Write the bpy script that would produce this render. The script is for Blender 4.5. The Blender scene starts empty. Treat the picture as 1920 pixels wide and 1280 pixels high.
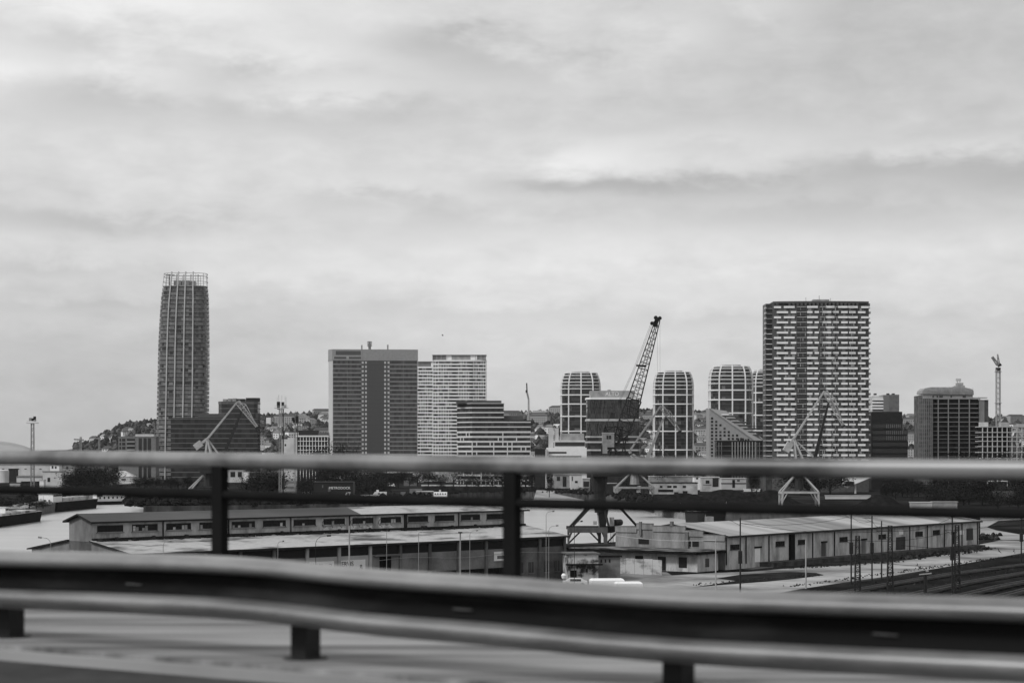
import bpy, math, random
from mathutils import Vector, Matrix
from mathutils.geometry import tessellate_polygon
R = random.Random(7)
F, HOR, ZC = 4000.0, 848.0, 24.0      # focal length in photo pixels, horizon row, eye height (m)

# ---------------------------------------------------------------- camera, sky, sun
sc = bpy.context.scene
cd = bpy.data.cameras.new("camera"); cam = bpy.data.objects.new("camera", cd)
sc.collection.objects.link(cam); sc.camera = cam
cam.location = (0, 0, ZC); cam.rotation_euler = (math.radians(90), 0, 0)
cd.sensor_width = 36; cd.lens = 75; cd.shift_y = (HOR - 640) / 1920.0
cd.clip_start = 0.3; cd.clip_end = 40000
cd.dof.use_dof = True; cd.dof.focus_distance = 700; cd.dof.aperture_fstop = 3.2
sc.view_settings.view_transform = 'Standard'; sc.view_settings.look = 'None'
sc.view_settings.exposure = 0; sc.view_settings.gamma = 1
SUN_EL, SUN_AZ = math.radians(42), math.radians(-125)   # azimuth from +Y, clockwise
w = bpy.data.worlds.new("World"); sc.world = w; w.use_nodes = True
nt = w.node_tree; nt.nodes.clear()
def N(t, **k):
    n = nt.nodes.new(t)
    for a, b in k.items(): setattr(n, a, b)
    return n
def mth(op, a, b=None, c=None, clamp=False):
    n = N('ShaderNodeMath', operation=op); n.use_clamp = clamp
    for i, v in enumerate((a, b, c)):
        if v is None: continue
        if isinstance(v, (int, float)): n.inputs[i].default_value = v
        else: nt.links.new(v, n.inputs[i])
    return n.outputs[0]
def ramp(fac, stops, interp='EASE'):
    n = N('ShaderNodeValToRGB'); cr = n.color_ramp; cr.interpolation = interp
    while len(cr.elements) > 1: cr.elements.remove(cr.elements[-1])
    for i, (p, v) in enumerate(stops):
        e = cr.elements[0] if i == 0 else cr.elements.new(p)
        e.position = p; e.color = (v, v, v, 1)
    nt.links.new(fac, n.inputs[0]); return n.outputs[0]
tc = N('ShaderNodeTexCoord'); sp = N('ShaderNodeSeparateXYZ'); nt.links.new(tc.outputs['Generated'], sp.inputs[0])
X_, Y_, Z_ = sp.outputs
hyp = mth('MAXIMUM', mth('SQRT', mth('ADD', mth('MULTIPLY', X_, X_), mth('MULTIPLY', Y_, Y_))), 0.05)
az = mth('DIVIDE', X_, hyp); el = mth('DIVIDE', Z_, hyp)          # az -0.24..0.24, el 0..0.21 in view
cx = N('ShaderNodeCombineXYZ'); nt.links.new(mth('MULTIPLY', az, 9.0), cx.inputs[0]); nt.links.new(mth('MULTIPLY', el, 34.0), cx.inputs[1]); nt.links.new(mth('MULTIPLY', Y_, 2.0), cx.inputs[2])
n1 = N('ShaderNodeTexNoise'); nt.links.new(cx.outputs[0], n1.inputs['Vector']); n1.inputs['Scale'].default_value = 1.0; n1.inputs['Detail'].default_value = 6; n1.inputs['Roughness'].default_value = .5; n1.inputs['Distortion'].default_value = .1
cx2 = N('ShaderNodeCombineXYZ'); nt.links.new(mth('MULTIPLY', az, 11.0), cx2.inputs[0]); nt.links.new(mth('MULTIPLY', el, 24.0), cx2.inputs[1]); nt.links.new(mth('MULTIPLY', Y_, 2.0), cx2.inputs[2])
n2 = N('ShaderNodeTexNoise'); nt.links.new(cx2.outputs[0], n2.inputs['Vector']); n2.inputs['Scale'].default_value = 3.2; n2.inputs['Detail'].default_value = 9; n2.inputs['Roughness'].default_value = .6; n2.inputs['Distortion'].default_value = .15
n3 = N('ShaderNodeTexNoise'); nt.links.new(cx.outputs[0], n3.inputs['Vector']); n3.inputs['Scale'].default_value = .45; n3.inputs['Detail'].default_value = 3
wob = mth('MULTIPLY', mth('SUBTRACT', n1.outputs[0], .5), .02)
elw = mth('ADD', el, wob)
v = mth('DIVIDE', elw, .2125)                                     # 0 at horizon, 1 at top of frame
def lin(s): 
    s /= 255.0; return ((s + .055) / 1.055) ** 2.4
def prof(pts): return [((848 - y) / 850.0, lin(s)) for y, s in sorted(pts, reverse=True)]
rl = ramp(v, prof([(0, 226), (90, 212), (150, 222), (185, 214), (240, 212), (330, 214), (395, 210), (430, 208), (470, 212), (540, 205), (640, 203), (740, 196), (845, 187)]))
rm = ramp(v, prof([(0, 215), (90, 212), (150, 212), (230, 208), (290, 213), (350, 210), (400, 210), (450, 216), (540, 220), (620, 213), (740, 208), (845, 200)]))
rr = ramp(v, prof([(0, 194), (110, 197), (200, 201), (272, 203), (300, 204), (350, 202), (420, 205), (470, 215), (540, 214), (640, 207), (740, 204), (845, 199)]))
def mix(f, a, b):
    n = N('ShaderNodeMix', data_type='RGBA')
    for k, s in ((0, f), (6, a), (7, b)):
        if isinstance(s, (int, float)): n.inputs[k].default_value = s
        else: nt.links.new(s, n.inputs[k])
    return n.outputs[2]
fa = mth('DIVIDE', mth('ADD', az, .19), .19, clamp=True); fb = mth('DIVIDE', az, .16, clamp=True)
base = mix(fb, mix(fa, rl, rm), rr)
azw = mth('ADD', az, mth('MULTIPLY', mth('SUBTRACT', n2.outputs[0], .5), .06)); elq = mth('ADD', el, mth('MULTIPLY', mth('SUBTRACT', n1.outputs[0], .5), .018))
elq = mth('ADD', elq, mth('MULTIPLY', mth('SUBTRACT', n2.outputs[0], .5), .020))
def blob(px, py, wx_, wy_, amp, prev):
    a = mth('DIVIDE', mth('SUBTRACT', azw, (px - 960) / F), wx_ / F); c = mth('DIVIDE', mth('SUBTRACT', elq, (848 - py) / F), wy_ / F)
    e = mth('EXPONENT', mth('MULTIPLY', mth('ADD', mth('MULTIPLY', a, a), mth('MULTIPLY', c, c)), -1.0))
    return mth('ADD', prev, mth('MULTIPLY', e, amp * 1.5))
cl = 0.0
for t in ((250, 60, 380, 80, .035), (1620, 140, 420, 130, -.03), (830, 75, 110, 32, -.15), (960, 120, 160, 34, -.11), (430, 148, 80, 26, -.11), (150, 115, 130, 55, -.06), (160, 190, 110, 30, -.09), (480, 215, 420, 34, -.07), (60, 140, 80, 40, .07), (330, 30, 300, 40, .07), (560, 95, 190, 40, .06), (610, 172, 150, 12, .07), (1270, 65, 70, 32, .09), (1150, 110, 160, 26, .05), (1450, 20, 60, 40, .06), (1120, 285, 90, 26, .12), (1330, 262, 260, 18, .07), (1300, 298, 330, 16, .06), (1700, 282, 240, 12, .08), (1010, 345, 90, 14, -.10), (1180, 335, 170, 20, -.13), (1380, 350, 220, 22, -.11), (1660, 318, 170, 26, -.12), (1860, 345, 150, 34, -.10), (1560, 400, 380, 28, -.07), (210, 425, 190, 22, -.12), (230, 448, 70, 12, -.08), (110, 510, 150, 14, -.09), (700, 385, 170, 20, -.07), (850, 425, 220, 20, -.05), (720, 350, 150, 18, .05), (1240, 470, 420, 36, .05), (560, 510, 500, 24, .04), (200, 580, 230, 12, -.05), (900, 580, 300, 12, -.04), (1500, 600, 420, 12, -.04), (300, 650, 400, 40, -.03), (1250, 630, 500, 18, .03)): cl = blob(*t, cl)
base_ = base
mod = mth('ADD', mth('ADD', mth('ADD', 1.0, cl), mth('MULTIPLY', mth('SUBTRACT', n2.outputs[0], .5), .38)), mth('MULTIPLY', mth('SUBTRACT', n3.outputs[0], .5), .25))
bm = N('ShaderNodeVectorMath', operation='SCALE'); nt.links.new(base, bm.inputs[0]); nt.links.new(mod, bm.inputs['Scale'])
sky = N('ShaderNodeTexSky', sky_type='NISHITA'); sky.sun_disc = False; sky.sun_elevation = SUN_EL; sky.sun_rotation = SUN_AZ; sky.dust_density = 3
bw = N('ShaderNodeRGBToBW'); nt.links.new(sky.outputs[0], bw.inputs[0])
skyv = mth('MULTIPLY', mth('MINIMUM', bw.outputs[0], 12), .005)
tot = N('ShaderNodeVectorMath', operation='SCALE'); nt.links.new(bm.outputs[0], tot.inputs[0]); tot.inputs['Scale'].default_value = 10.3
add = N('ShaderNodeVectorMath', operation='ADD'); nt.links.new(tot.outputs[0], add.inputs[0]); nt.links.new(mth('MULTIPLY', bw.outputs[0], .02), add.inputs[1])
bg = N('ShaderNodeBackground'); bg.inputs[1].default_value = .1; nt.links.new(add.outputs[0], bg.inputs[0])
wo = N('ShaderNodeOutputWorld'); nt.links.new(bg.outputs[0], wo.inputs[0])
sl = bpy.data.lights.new("sun", 'SUN'); sl.energy = 2.0; sl.angle = math.radians(11); sl.color = (1, 1, 1)
so = bpy.data.objects.new("sun", sl); sc.collection.objects.link(so)
sd = Vector((math.cos(SUN_EL) * math.sin(SUN_AZ), math.cos(SUN_EL) * math.cos(SUN_AZ), math.sin(SUN_EL)))
so.rotation_euler = sd.to_track_quat('Z', 'Y').to_euler()

# ---------------------------------------------------------------- helpers
MATS = {}
def M(name, g, rough=.8, var=.12, scale=.5, stretch=(1, 1, 1), metal=0., spec=.3, bump=0., g2=None, lo=.35, hi=.65, fine=0., detail=5, coord='Object'):
    if name in MATS: return MATS[name]
    m = bpy.data.materials.new(name); m.use_nodes = True; t = m.node_tree; b = t.nodes['Principled BSDF']
    b.inputs['Roughness'].default_value = rough; b.inputs['Metallic'].default_value = metal; b.inputs['Specular IOR Level'].default_value = spec if (rough < .8 or spec != .3) else (0. if rough >= .9 else .08)
    b.inputs['Base Color'].default_value = (g, g, g, 1)
    if var or g2 is not None:
        tcn = t.nodes.new('ShaderNodeTexCoord'); mp = t.nodes.new('ShaderNodeMapping'); mp.inputs['Scale'].default_value = stretch
        t.links.new(tcn.outputs[coord], mp.inputs[0])
        nz = t.nodes.new('ShaderNodeTexNoise'); nz.inputs['Scale'].default_value = scale; nz.inputs['Detail'].default_value = detail; nz.inputs['Roughness'].default_value = .6
        t.links.new(mp.outputs[0], nz.inputs['Vector'])
        r = t.nodes.new('ShaderNodeValToRGB'); r.color_ramp.elements[0].position = lo; r.color_ramp.elements[1].position = hi
        a, c = (g * (1 - var), g * (1 + var)) if g2 is None else (g, g2)
        r.color_ramp.elements[0].color = (a, a, a, 1); r.color_ramp.elements[1].color = (c, c, c, 1)
        t.links.new(nz.outputs[0], r.inputs[0]); out = r.outputs[0]
        if fine:
            nf = t.nodes.new('ShaderNodeTexNoise'); nf.inputs['Scale'].default_value = scale * 9; nf.inputs['Detail'].default_value = 3; t.links.new(mp.outputs[0], nf.inputs['Vector'])
            mm = t.nodes.new('ShaderNodeMath'); mm.operation = 'MULTIPLY_ADD'; t.links.new(nf.outputs[0], mm.inputs[0]); mm.inputs[1].default_value = fine * 2; mm.inputs[2].default_value = 1 - fine
            vs = t.nodes.new('ShaderNodeVectorMath'); vs.operation = 'SCALE'; t.links.new(out, vs.inputs[0]); t.links.new(mm.outputs[0], vs.inputs['Scale']); out = vs.outputs[0]
        t.links.new(out, b.inputs['Base Color'])
        if bump:
            bn = t.nodes.new('ShaderNodeBump'); bn.inputs['Strength'].default_value = bump; t.links.new(nz.outputs[0], bn.inputs['Height']); t.links.new(bn.outputs[0], b.inputs['Normal'])
    MATS[name] = m; return m
class MB:
    def __init__(s): s.v = []; s.f = []; s.m = []; s.mats = []
    def mi(s, m):
        if m not in s.mats: s.mats.append(m)
        return s.mats.index(m)
    def face(s, pts, m):
        i = len(s.v); s.v += [tuple(p) for p in pts]; s.f.append(tuple(range(i, i + len(pts)))); s.m.append(s.mi(m))
    def faces(s, pts, fs, m):
        i = len(s.v); s.v += [tuple(p) for p in pts]; k = s.mi(m)
        for f in fs: s.f.append(tuple(i + j for j in f)); s.m.append(k)
    def box(s, x0, x1, y0, y1, z0, z1, m):
        s.faces([(x0, y0, z0), (x1, y0, z0), (x1, y1, z0), (x0, y1, z0), (x0, y0, z1), (x1, y0, z1), (x1, y1, z1), (x0, y1, z1)],
                [(0, 3, 2, 1), (4, 5, 6, 7), (0, 1, 5, 4), (1, 2, 6, 5), (2, 3, 7, 6), (3, 0, 4, 7)], m)
    def prism(s, poly, z0, z1, m, mcap=None, poly2=None):
        n = len(poly); p2 = poly2 or poly
        s.faces([(x, y, z0) for x, y in poly] + [(x, y, z1) for x, y in p2], [(i, (i + 1) % n, n + (i + 1) % n, n + i) for i in range(n)], m)
        s.face([(x, y, z1) for x, y in p2], mcap or m); s.face([(x, y, z0) for x, y in reversed(poly)], mcap or m)
    def bar(s, p, q, r, m, n=4, r2=None, cap=True):
        p = Vector(p); q = Vector(q); d = q - p
        if d.length < 1e-6: return
        d.normalize(); a = Vector((0, 0, 1)) if abs(d.z) < .9 else Vector((1, 0, 0))
        u = d.cross(a).normalized(); w_ = d.cross(u); r2 = r if r2 is None else r2; o = math.pi / n
        A = [p + (u * math.cos(2 * math.pi * k / n + o) + w_ * math.sin(2 * math.pi * k / n + o)) * r for k in range(n)]
        B = [q + (u * math.cos(2 * math.pi * k / n + o) + w_ * math.sin(2 * math.pi * k / n + o)) * r2 for k in range(n)]
        fs = [(k, n + k, n + (k + 1) % n, (k + 1) % n) for k in range(n)]
        if cap: fs += [tuple(range(n)), tuple(range(2 * n - 1, n - 1, -1))]
        s.faces(A + B, fs, m)
    def tube(s, pts, r, m, n=6):
        for a, b in zip(pts, pts[1:]): s.bar(a, b, r, m, n)
    def lattice(s, p, q, w0, w1, n, r, m, up=(0, 1, 0), rb=None, wy=1.):
        p = Vector(p); q = Vector(q); d = (q - p).normalized(); u = d.cross(Vector(up)).normalized(); w_ = d.cross(u).normalized(); rb = rb or r * .55
        rings = []
        for k in range(n + 1):
            t = k / n; c = p.lerp(q, t); h = (w0 + (w1 - w0) * t) / 2
            rings.append([c + u * h * a + w_ * h * b * wy for a, b in ((-1, -1), (1, -1), (1, 1), (-1, 1))])
        for k in range(n):
            for j in range(4):
                a = rings[k]; b = rings[k + 1]; s.bar(a[j], b[j], r, m, cap=False)
                s.bar(a[j], a[(j + 1) % 4], rb, m, cap=False)
                s.bar(a[j] if k % 2 else a[(j + 1) % 4], b[(j + 1) % 4] if k % 2 else b[j], rb, m, cap=False)
        for j in range(4): s.bar(rings[n][j], rings[n][(j + 1) % 4], rb, m)
    def build(s, name, parent=None, smooth=False):
        me = bpy.data.meshes.new(name); me.from_pydata(s.v, [], s.f)
        for m in s.mats: me.materials.append(m)
        me.polygons.foreach_set('material_index', s.m)
        if smooth: me.polygons.foreach_set('use_smooth', [True] * len(s.f))
        me.update(); o = bpy.data.objects.new(name, me); sc.collection.objects.link(o)
        if parent: o.parent = parent
        return o
def tag(o, label, cat, group=None, kind=None):
    if label: o['label'] = label
    if cat: o['category'] = cat
    if group: o['group'] = group
    if kind: o['kind'] = kind
    return o
def thing(name, label, cat, loc=(0, 0, 0), rz=0, group=None, kind=None):
    o = bpy.data.objects.new(name, None); sc.collection.objects.link(o); o.location = loc; o.rotation_euler = (0, 0, rz)
    return tag(o, label, cat, group, kind)
def part(root, name, fn, smooth=False, label=None):
    b = MB(); fn(b); o = b.build(name, root, smooth)
    if label: o['label'] = label
    return o
def dup(root, loc, rz=None, scale=None, label=None, group=None):
    r = root.copy(); sc.collection.objects.link(r); r.location = loc
    if rz is not None: r.rotation_euler = (0, 0, rz)
    if scale: r.scale = (scale,) * 3 if isinstance(scale, (int, float)) else scale
    if label: r['label'] = label
    if group: r['group'] = group
    for ch in list(root.children):
        c = ch.copy(); sc.collection.objects.link(c); c.parent = r
        for g in list(ch.children): d = g.copy(); sc.collection.objects.link(d); d.parent = c
    return r
def P(px, py, Y): return Vector(((px - 960) * Y / F, Y, ZC - (py - HOR) * Y / F))
def G(px, py, z=0.): Y = (ZC - z) * F / (py - HOR); return Vector(((px - 960) * Y / F, Y, z))
def zy(py, Y): return ZC - (py - HOR) * Y / F
def site(pa, pb, Y, th=0.):
    """front-left corner seen at column pa at depth Y, front turned by th degrees, right corner at column pb: origin, width, angle"""
    t = math.radians(th); k = (pb - 960) / F; xa = (pa - 960) * Y / F
    return (xa, Y, 0), (k * Y - xa) / (math.cos(t) - k * math.sin(t)), t
def off(poly, d):
    n = len(poly); out = []
    for i in range(n):
        a = Vector(poly[i - 1]); b = Vector(poly[i]); c = Vector(poly[(i + 1) % n])
        e1 = (b - a).normalized(); e2 = (c - b).normalized(); n1 = Vector((e1.y, -e1.x)); n2 = Vector((e2.y, -e2.x)); m = n1 + n2
        m = m / max(m.dot(n1), .3); out.append((b.x + m.x * d, b.y + m.y * d))
    return out
def rect(W, D, x=0, y=0): return [(x, y), (x + W, y), (x + W, y + D), (x, y + D)]
def superell(cx, cy, a, b, n=36, e=3.):
    o = []
    for k in range(n):
        t = 2 * math.pi * k / n; c = math.cos(t); s_ = math.sin(t)
        o.append((cx + a * math.copysign(abs(c) ** (2 / e), c), cy + b * math.copysign(abs(s_) ** (2 / e), s_)))
    return o
def cells(b, poly, z0, z1, step, mats, rr=None):
    rr = rr or R; n = len(poly)
    for i in range(n):
        a = Vector(poly[i]); c = Vector(poly[(i + 1) % n]); L = (c - a).length; k = max(1, round(L / step))
        if (c - a).x < -.01 and abs((c - a).y) < L * .5: k = 1       # rear faces are left whole
        for j in range(k):
            p = a.lerp(c, j / k); q = a.lerp(c, (j + 1) / k)
            b.face([(p.x, p.y, z0), (q.x, q.y, z0), (q.x, q.y, z1), (p.x, p.y, z1)], rr.choice(mats))
def mullions(b, poly, z0, z1, step, r, m, skip=0.):
    n = len(poly)
    for i in range(n):
        a = Vector(poly[i]); c = Vector(poly[(i + 1) % n]); L = (c - a).length; k = max(1, round(L / step))
        if (c - a).x < -.01 and abs((c - a).y) < L * .5: continue
        for j in range(k):
            if skip and R.random() < skip: continue
            p = a.lerp(c, j / k); b.bar((p.x, p.y, z0), (p.x, p.y, z1), r, m, cap=False)
def storeys(root, poly, z0, fh, n, wh, glass, sp_m, mull_m=None, step=3., inset=.45, mr=.14, skip=0., wn='window_band', sn='spandrel_band', polyf=None, sill=0.):
    """n storeys: each a recessed ring of glazing and a proud solid band above it"""
    for k in range(n):
        z = z0 + k * fh; pl = polyf(z) if polyf else poly
        def wb(b):
            cells(b, off(pl, -inset), z, z + wh, step, glass)
            if mull_m: mullions(b, off(pl, -inset * .6), z, z + wh, step, mr, mull_m, skip)
        part(root, wn, wb)
        part(root, sn, lambda b: b.prism(pl, z + wh, z + fh, sp_m))
def text(root, s, size, loc, m, rz=0., name='lettering', ext=.05, ax='CENTER'):
    c = bpy.data.curves.new(name, 'FONT'); c.body = s; c.size = size; c.extrude = ext; c.align_x = ax; c.align_y = 'CENTER'; c.resolution_u = 3
    tmp = bpy.data.objects.new('tmp', c); sc.collection.objects.link(tmp); dg = bpy.context.evaluated_depsgraph_get(); me = bpy.data.meshes.new_from_object(tmp.evaluated_get(dg))
    bpy.data.objects.remove(tmp); bpy.data.curves.remove(c); me.materials.clear(); me.materials.append(m); me.name = name
    o = bpy.data.objects.new(name, me); sc.collection.objects.link(o); o.location = loc; o.rotation_euler = (math.pi / 2, 0, rz); o.parent = root; return o

# materials
conc = M('concrete', .30, var=.2, scale=.3, fine=.1); conc_d = M('dark_concrete', .14, var=.25, scale=.3); conc_l = M('pale_concrete', .48, var=.1, scale=.2)
white = M('white_cladding', .80, var=.05, scale=.3); offw = M('off_white_plaster', .55, var=.12, scale=.15); brickd = M('dark_brick', .085, var=.15, scale=.8)
gl_d = M('dark_glass', .018, rough=.12, var=0, spec=.5); gl_m = M('mid_glass', .05, rough=.2, var=0, spec=.5); gl_l = M('curtained_glass', .13, rough=.3, var=0, spec=.5); gl_x = M('bright_curtains', .26, rough=.5, var=0)
steel_d = M('dark_painted_steel', .014, rough=.6, var=.3, scale=2); steel_g = M('grey_painted_steel', .24, rough=.55, var=.2, scale=1); steel_w = M('pale_painted_steel', .34, rough=.5, var=.15, scale=.6)
roof_d = M('dark_bitumen_roof', .025, var=.3, scale=.5); balc = M('balcony_glass', .13, rough=.35, var=.2, scale=.15); balc_l = M('pale_balcony_glass', .19, rough=.4, var=.15, scale=.2); balc_d = M('dark_blind_glass', .075, rough=.35, var=.1)  # balcony glass in mid, pale and dark tones
# ---------------------------------------------------------------- setting: ground, basin, roads
BASIN = [(-420, 107), (19, 565), (100, 650), (140, 760), (130, 860), (98, 884), (82, 892), (69, 1008), (60, 1200), (0, 1330), (-41, 1250), (-70, 1000), (-165, 955), (-213, 1260), (-216, 1330), (-246, 1290), (-240, 900), (-262, 700), (-420, 650)]
ground_m = M('ground_dirt', .012, g2=.042, scale=.035, lo=.42, hi=.66, fine=.35, rough=.95, detail=9)
def _g(b):
    outer = [(-12000, -600), (12000, -600), (12000, 15000), (-12000, 15000)]
    V = [Vector((x, y, 0)) for x, y in outer] + [Vector((x, y, 0)) for x, y in BASIN]
    tr = tessellate_polygon([V[:4], V[4:]])
    b.faces(V, [tuple(t) if (V[t[1]] - V[t[0]]).cross(V[t[2]] - V[t[0]]).z > 0 else tuple(reversed(t)) for t in tr], ground_m)
g_ = MB(); _g(g_); tag(g_.build('ground'), None, None, kind='structure')
q_ = MB(); n_ = len(BASIN)
quay_m = M('quay_stone', .03, g2=.10, scale=.2, stretch=(1, 1, .3))
for i in range(n_):
    a = BASIN[i]; c = BASIN[(i + 1) % n_]; q_.face([(a[0], a[1], 0), (c[0], c[1], 0), (c[0], c[1], -7), (a[0], a[1], -7)], quay_m)
tag(q_.build('quay_wall'), 'stone quay wall lining the harbour basin', 'wall')
wm = M('basin_water', .33, g2=.38, rough=.3, scale=.02, stretch=(1, 3.5, 1), spec=.9, lo=.4, hi=.6)
t_ = wm.node_tree; nz = t_.nodes.new('ShaderNodeTexNoise'); tcn = t_.nodes.new('ShaderNodeTexCoord'); t_.links.new(tcn.outputs['Object'], nz.inputs['Vector']); nz.inputs['Scale'].default_value = .5; nz.inputs['Detail'].default_value = 4
bn = t_.nodes.new('ShaderNodeBump'); bn.inputs['Strength'].default_value = .5; bn.inputs['Distance'].default_value = .15; t_.links.new(nz.outputs[0], bn.inputs['Height']); t_.links.new(bn.outputs[0], t_.nodes['Principled BSDF'].inputs['Normal'])
b = MB(); b.face([(-430, 90, -5), (160, 90, -5), (160, 1350, -5), (-430, 1350, -5)], wm); tag(b.build('water'), None, None, kind='structure')
road_m = M('worn_road', .10, g2=.40, scale=.05, stretch=(1, 1, 1), fine=.2, rough=.9, detail=8); grass_m = M('dark_grass', .010, g2=.035, scale=.12, fine=.3, rough=1); gravel_m = M('pale_gravel', .2, g2=.36, scale=.05, fine=.2, rough=.95)
def slab(name, pts, z, m, kind='structure'):
    b = MB(); b.face([(*G(px, py)[:2], z) for px, py in pts], m); return tag(b.build(name), None, None, kind=kind)
slab('yard', [(1065, 1102), (1250, 1120), (1330, 1122), (1250, 1072), (1130, 1068), (1065, 1085)][::-1], .02, M('dusty_yard', .10, g2=.24, scale=.09, fine=.2))
slab('road', [(1180, 1128), (1380, 1127), (1500, 1104), (1560, 1095), (1680, 1078), (1800, 1058), (1920, 1036), (2000, 1022), (2000, 1012), (1920, 1014), (1860, 1012), (1800, 1030), (1700, 1046), (1640, 1053), (1560, 1060), (1470, 1066), (1400, 1072), (1330, 1074), (1250, 1079), (1205, 1086), (1120, 1096), (1120, 1110)], .04, road_m)
slab('verge', [(1300, 1101), (1345, 1097), (1440, 1090), (1500, 1084), (1545, 1078), (1530, 1074), (1480, 1072), (1390, 1077), (1345, 1084), (1380, 1089)], .08, grass_m)
slab('path', [(1838, 1001), (1880, 1012), (1990, 1012), (1990, 1000), (1915, 1002), (1868, 994), (1850, 988), (1872, 976), (1915, 974), (1935, 972), (1935, 966), (1838, 966)], .05, gravel_m)
slab('grass', [(1838, 1020), (1798, 1036), (1700, 1050), (1560, 1061), (1505, 1060), (1600, 1045), (1700, 1035), (1780, 1022), (1838, 1010), (1875, 1013)], .06, grass_m)
slab('field', [(1480, 1108), (1560, 1098), (1680, 1081), (1800, 1061), (1920, 1039), (2040, 1017), (2200, 1100), (2200, 1300), (1400, 1300), (1380, 1130)], .05, M('dark_field', .009, g2=.028, scale=.05, fine=.3, rough=1))
# ---------------------------------------------------------------- bridge with guard rail and railing
def B(s, w_, z): return Vector((-.909 + .817 * s + .577 * w_, 9.44 - .577 * s + .817 * w_, ZC + z))
kerb_m = M('kerb_concrete', .10, g2=.33, scale=1.1, stretch=(1, 1, 1), fine=.12, rough=.85, detail=8)
for nm in ('kerb_concrete',):   # noise streaked along the direction of travel
    mp = next(n for n in MATS[nm].node_tree.nodes if n.type == 'MAPPING'); mp.inputs['Rotation'].default_value = (0, 0, math.radians(35.2)); mp.inputs['Scale'].default_value = (.35, 5, 1); mp.vector_type = 'POINT'
asph = M('bridge_asphalt', .045, g2=.075, scale=.9, fine=.3, rough=.95)
def strip(b, s0, s1, w0, w1, z0, z1, m):
    c = [B(s0, w0, 0), B(s1, w0, 0), B(s1, w1, 0), B(s0, w1, 0)]
    b.prism([(p.x, p.y) for p in c], ZC + z0, ZC + z1, m)
b = MB(); strip(b, -150, 60, -.15, 2.35, -1.5, -.93, kerb_m); tag(b.build('pavement'), None, None, kind='structure')
b = MB(); strip(b, -150, 60, -.21, -.15, -1.5, -.955, conc); tag(b.build('kerb'), None, None, kind='structure')
b = MB(); strip(b, -150, 60, -16, -.21, -2.2, -1.0, asph); tag(b.build('road_deck'), None, None, kind='structure')
galv = M('galvanised_steel', .04, g2=.22, rough=.36, scale=1.0, stretch=(1, 1, 4), metal=0, spec=1.0, fine=.12, lo=.3, hi=.62)
web_m = M('dark_rail_web', .010, g2=.04, rough=.9, scale=.9, stretch=(1, 1, 5), spec=.1, lo=.5, hi=.75)  # flat web between the two waves, darker than the rest of the beam
galv_d = M('weathered_post_steel', .014, rough=.7, var=.3, scale=6)
ZT = [(-60, -.49), (-3, -.49), (-2, -.487), (-1.25, -.475), (-.56, -.470), (-.2, -.477), (.08, -.489), (.38, -.503), (.67, -.508), (1.03, -.512), (1.49, -.5255), (1.98, -.531), (2.62, -.523), (3.28, -.513), (60, -.51)]
def ztop(s):
    for (a, za), (c, zc) in zip(ZT, ZT[1:]):
        if a <= s <= c: t = (s - a) / (c - a); return za + (zc - za) * t
WPROF = [(.030, -.004), (.016, -.000), (-.010, -.002), (-.045, -.012), (-.070, -.030), (-.078, -.050), (-.070, -.068), (-.040, -.080), (.004, -.088), (.012, -.096), (.012, -.196), (.004, -.204), (-.040, -.210), (-.070, -.222), (-.080, -.242), (-.074, -.264), (-.050, -.282), (.004, -.300), (.020, -.308)]
def beam(b):
    ss = [-14 + .25 * k for k in range(36)] + [-5 + .125 * k for k in range(104)] + [8 + .5 * k for k in range(13)]
    rows = []
    for s in ss:
        zt = ztop(s); zt = (ztop(s - .15) + 2 * zt + ztop(s + .15)) / 4; sh = .9 if s < 0 else .9 + .04 * min(s, 3) / 3
        dent = -.015 * math.exp(-((s - .2) / .3) ** 2)
        rows.append([B(s, u + dent, zt + z * sh * 1.04) for u, z in WPROF])
    n = len(WPROF); pts = [p for r_ in rows for p in r_] + [p + Vector((.577, .817, 0)) * .004 for r_ in rows for p in r_]; o = len(ss) * n
    fs = []
    for i in range(len(ss) - 1):
        for j in range(n - 1):
            a = i * n + j; fs += [(a, a + 1, a + n + 1, a + n), (o + a, o + a + n, o + a + n + 1, o + a + 1)]
        for j in (0, n - 1): a = i * n + j; fs.append((a, a + n, o + a + n, o + a))
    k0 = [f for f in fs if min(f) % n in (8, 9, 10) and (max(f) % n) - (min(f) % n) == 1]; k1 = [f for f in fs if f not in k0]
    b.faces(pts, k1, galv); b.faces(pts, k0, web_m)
gr = thing('guardrail', 'long galvanised double-wave crash barrier along the bridge kerb', 'guardrail')
part(gr, 'beam', beam, smooth=True)
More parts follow.
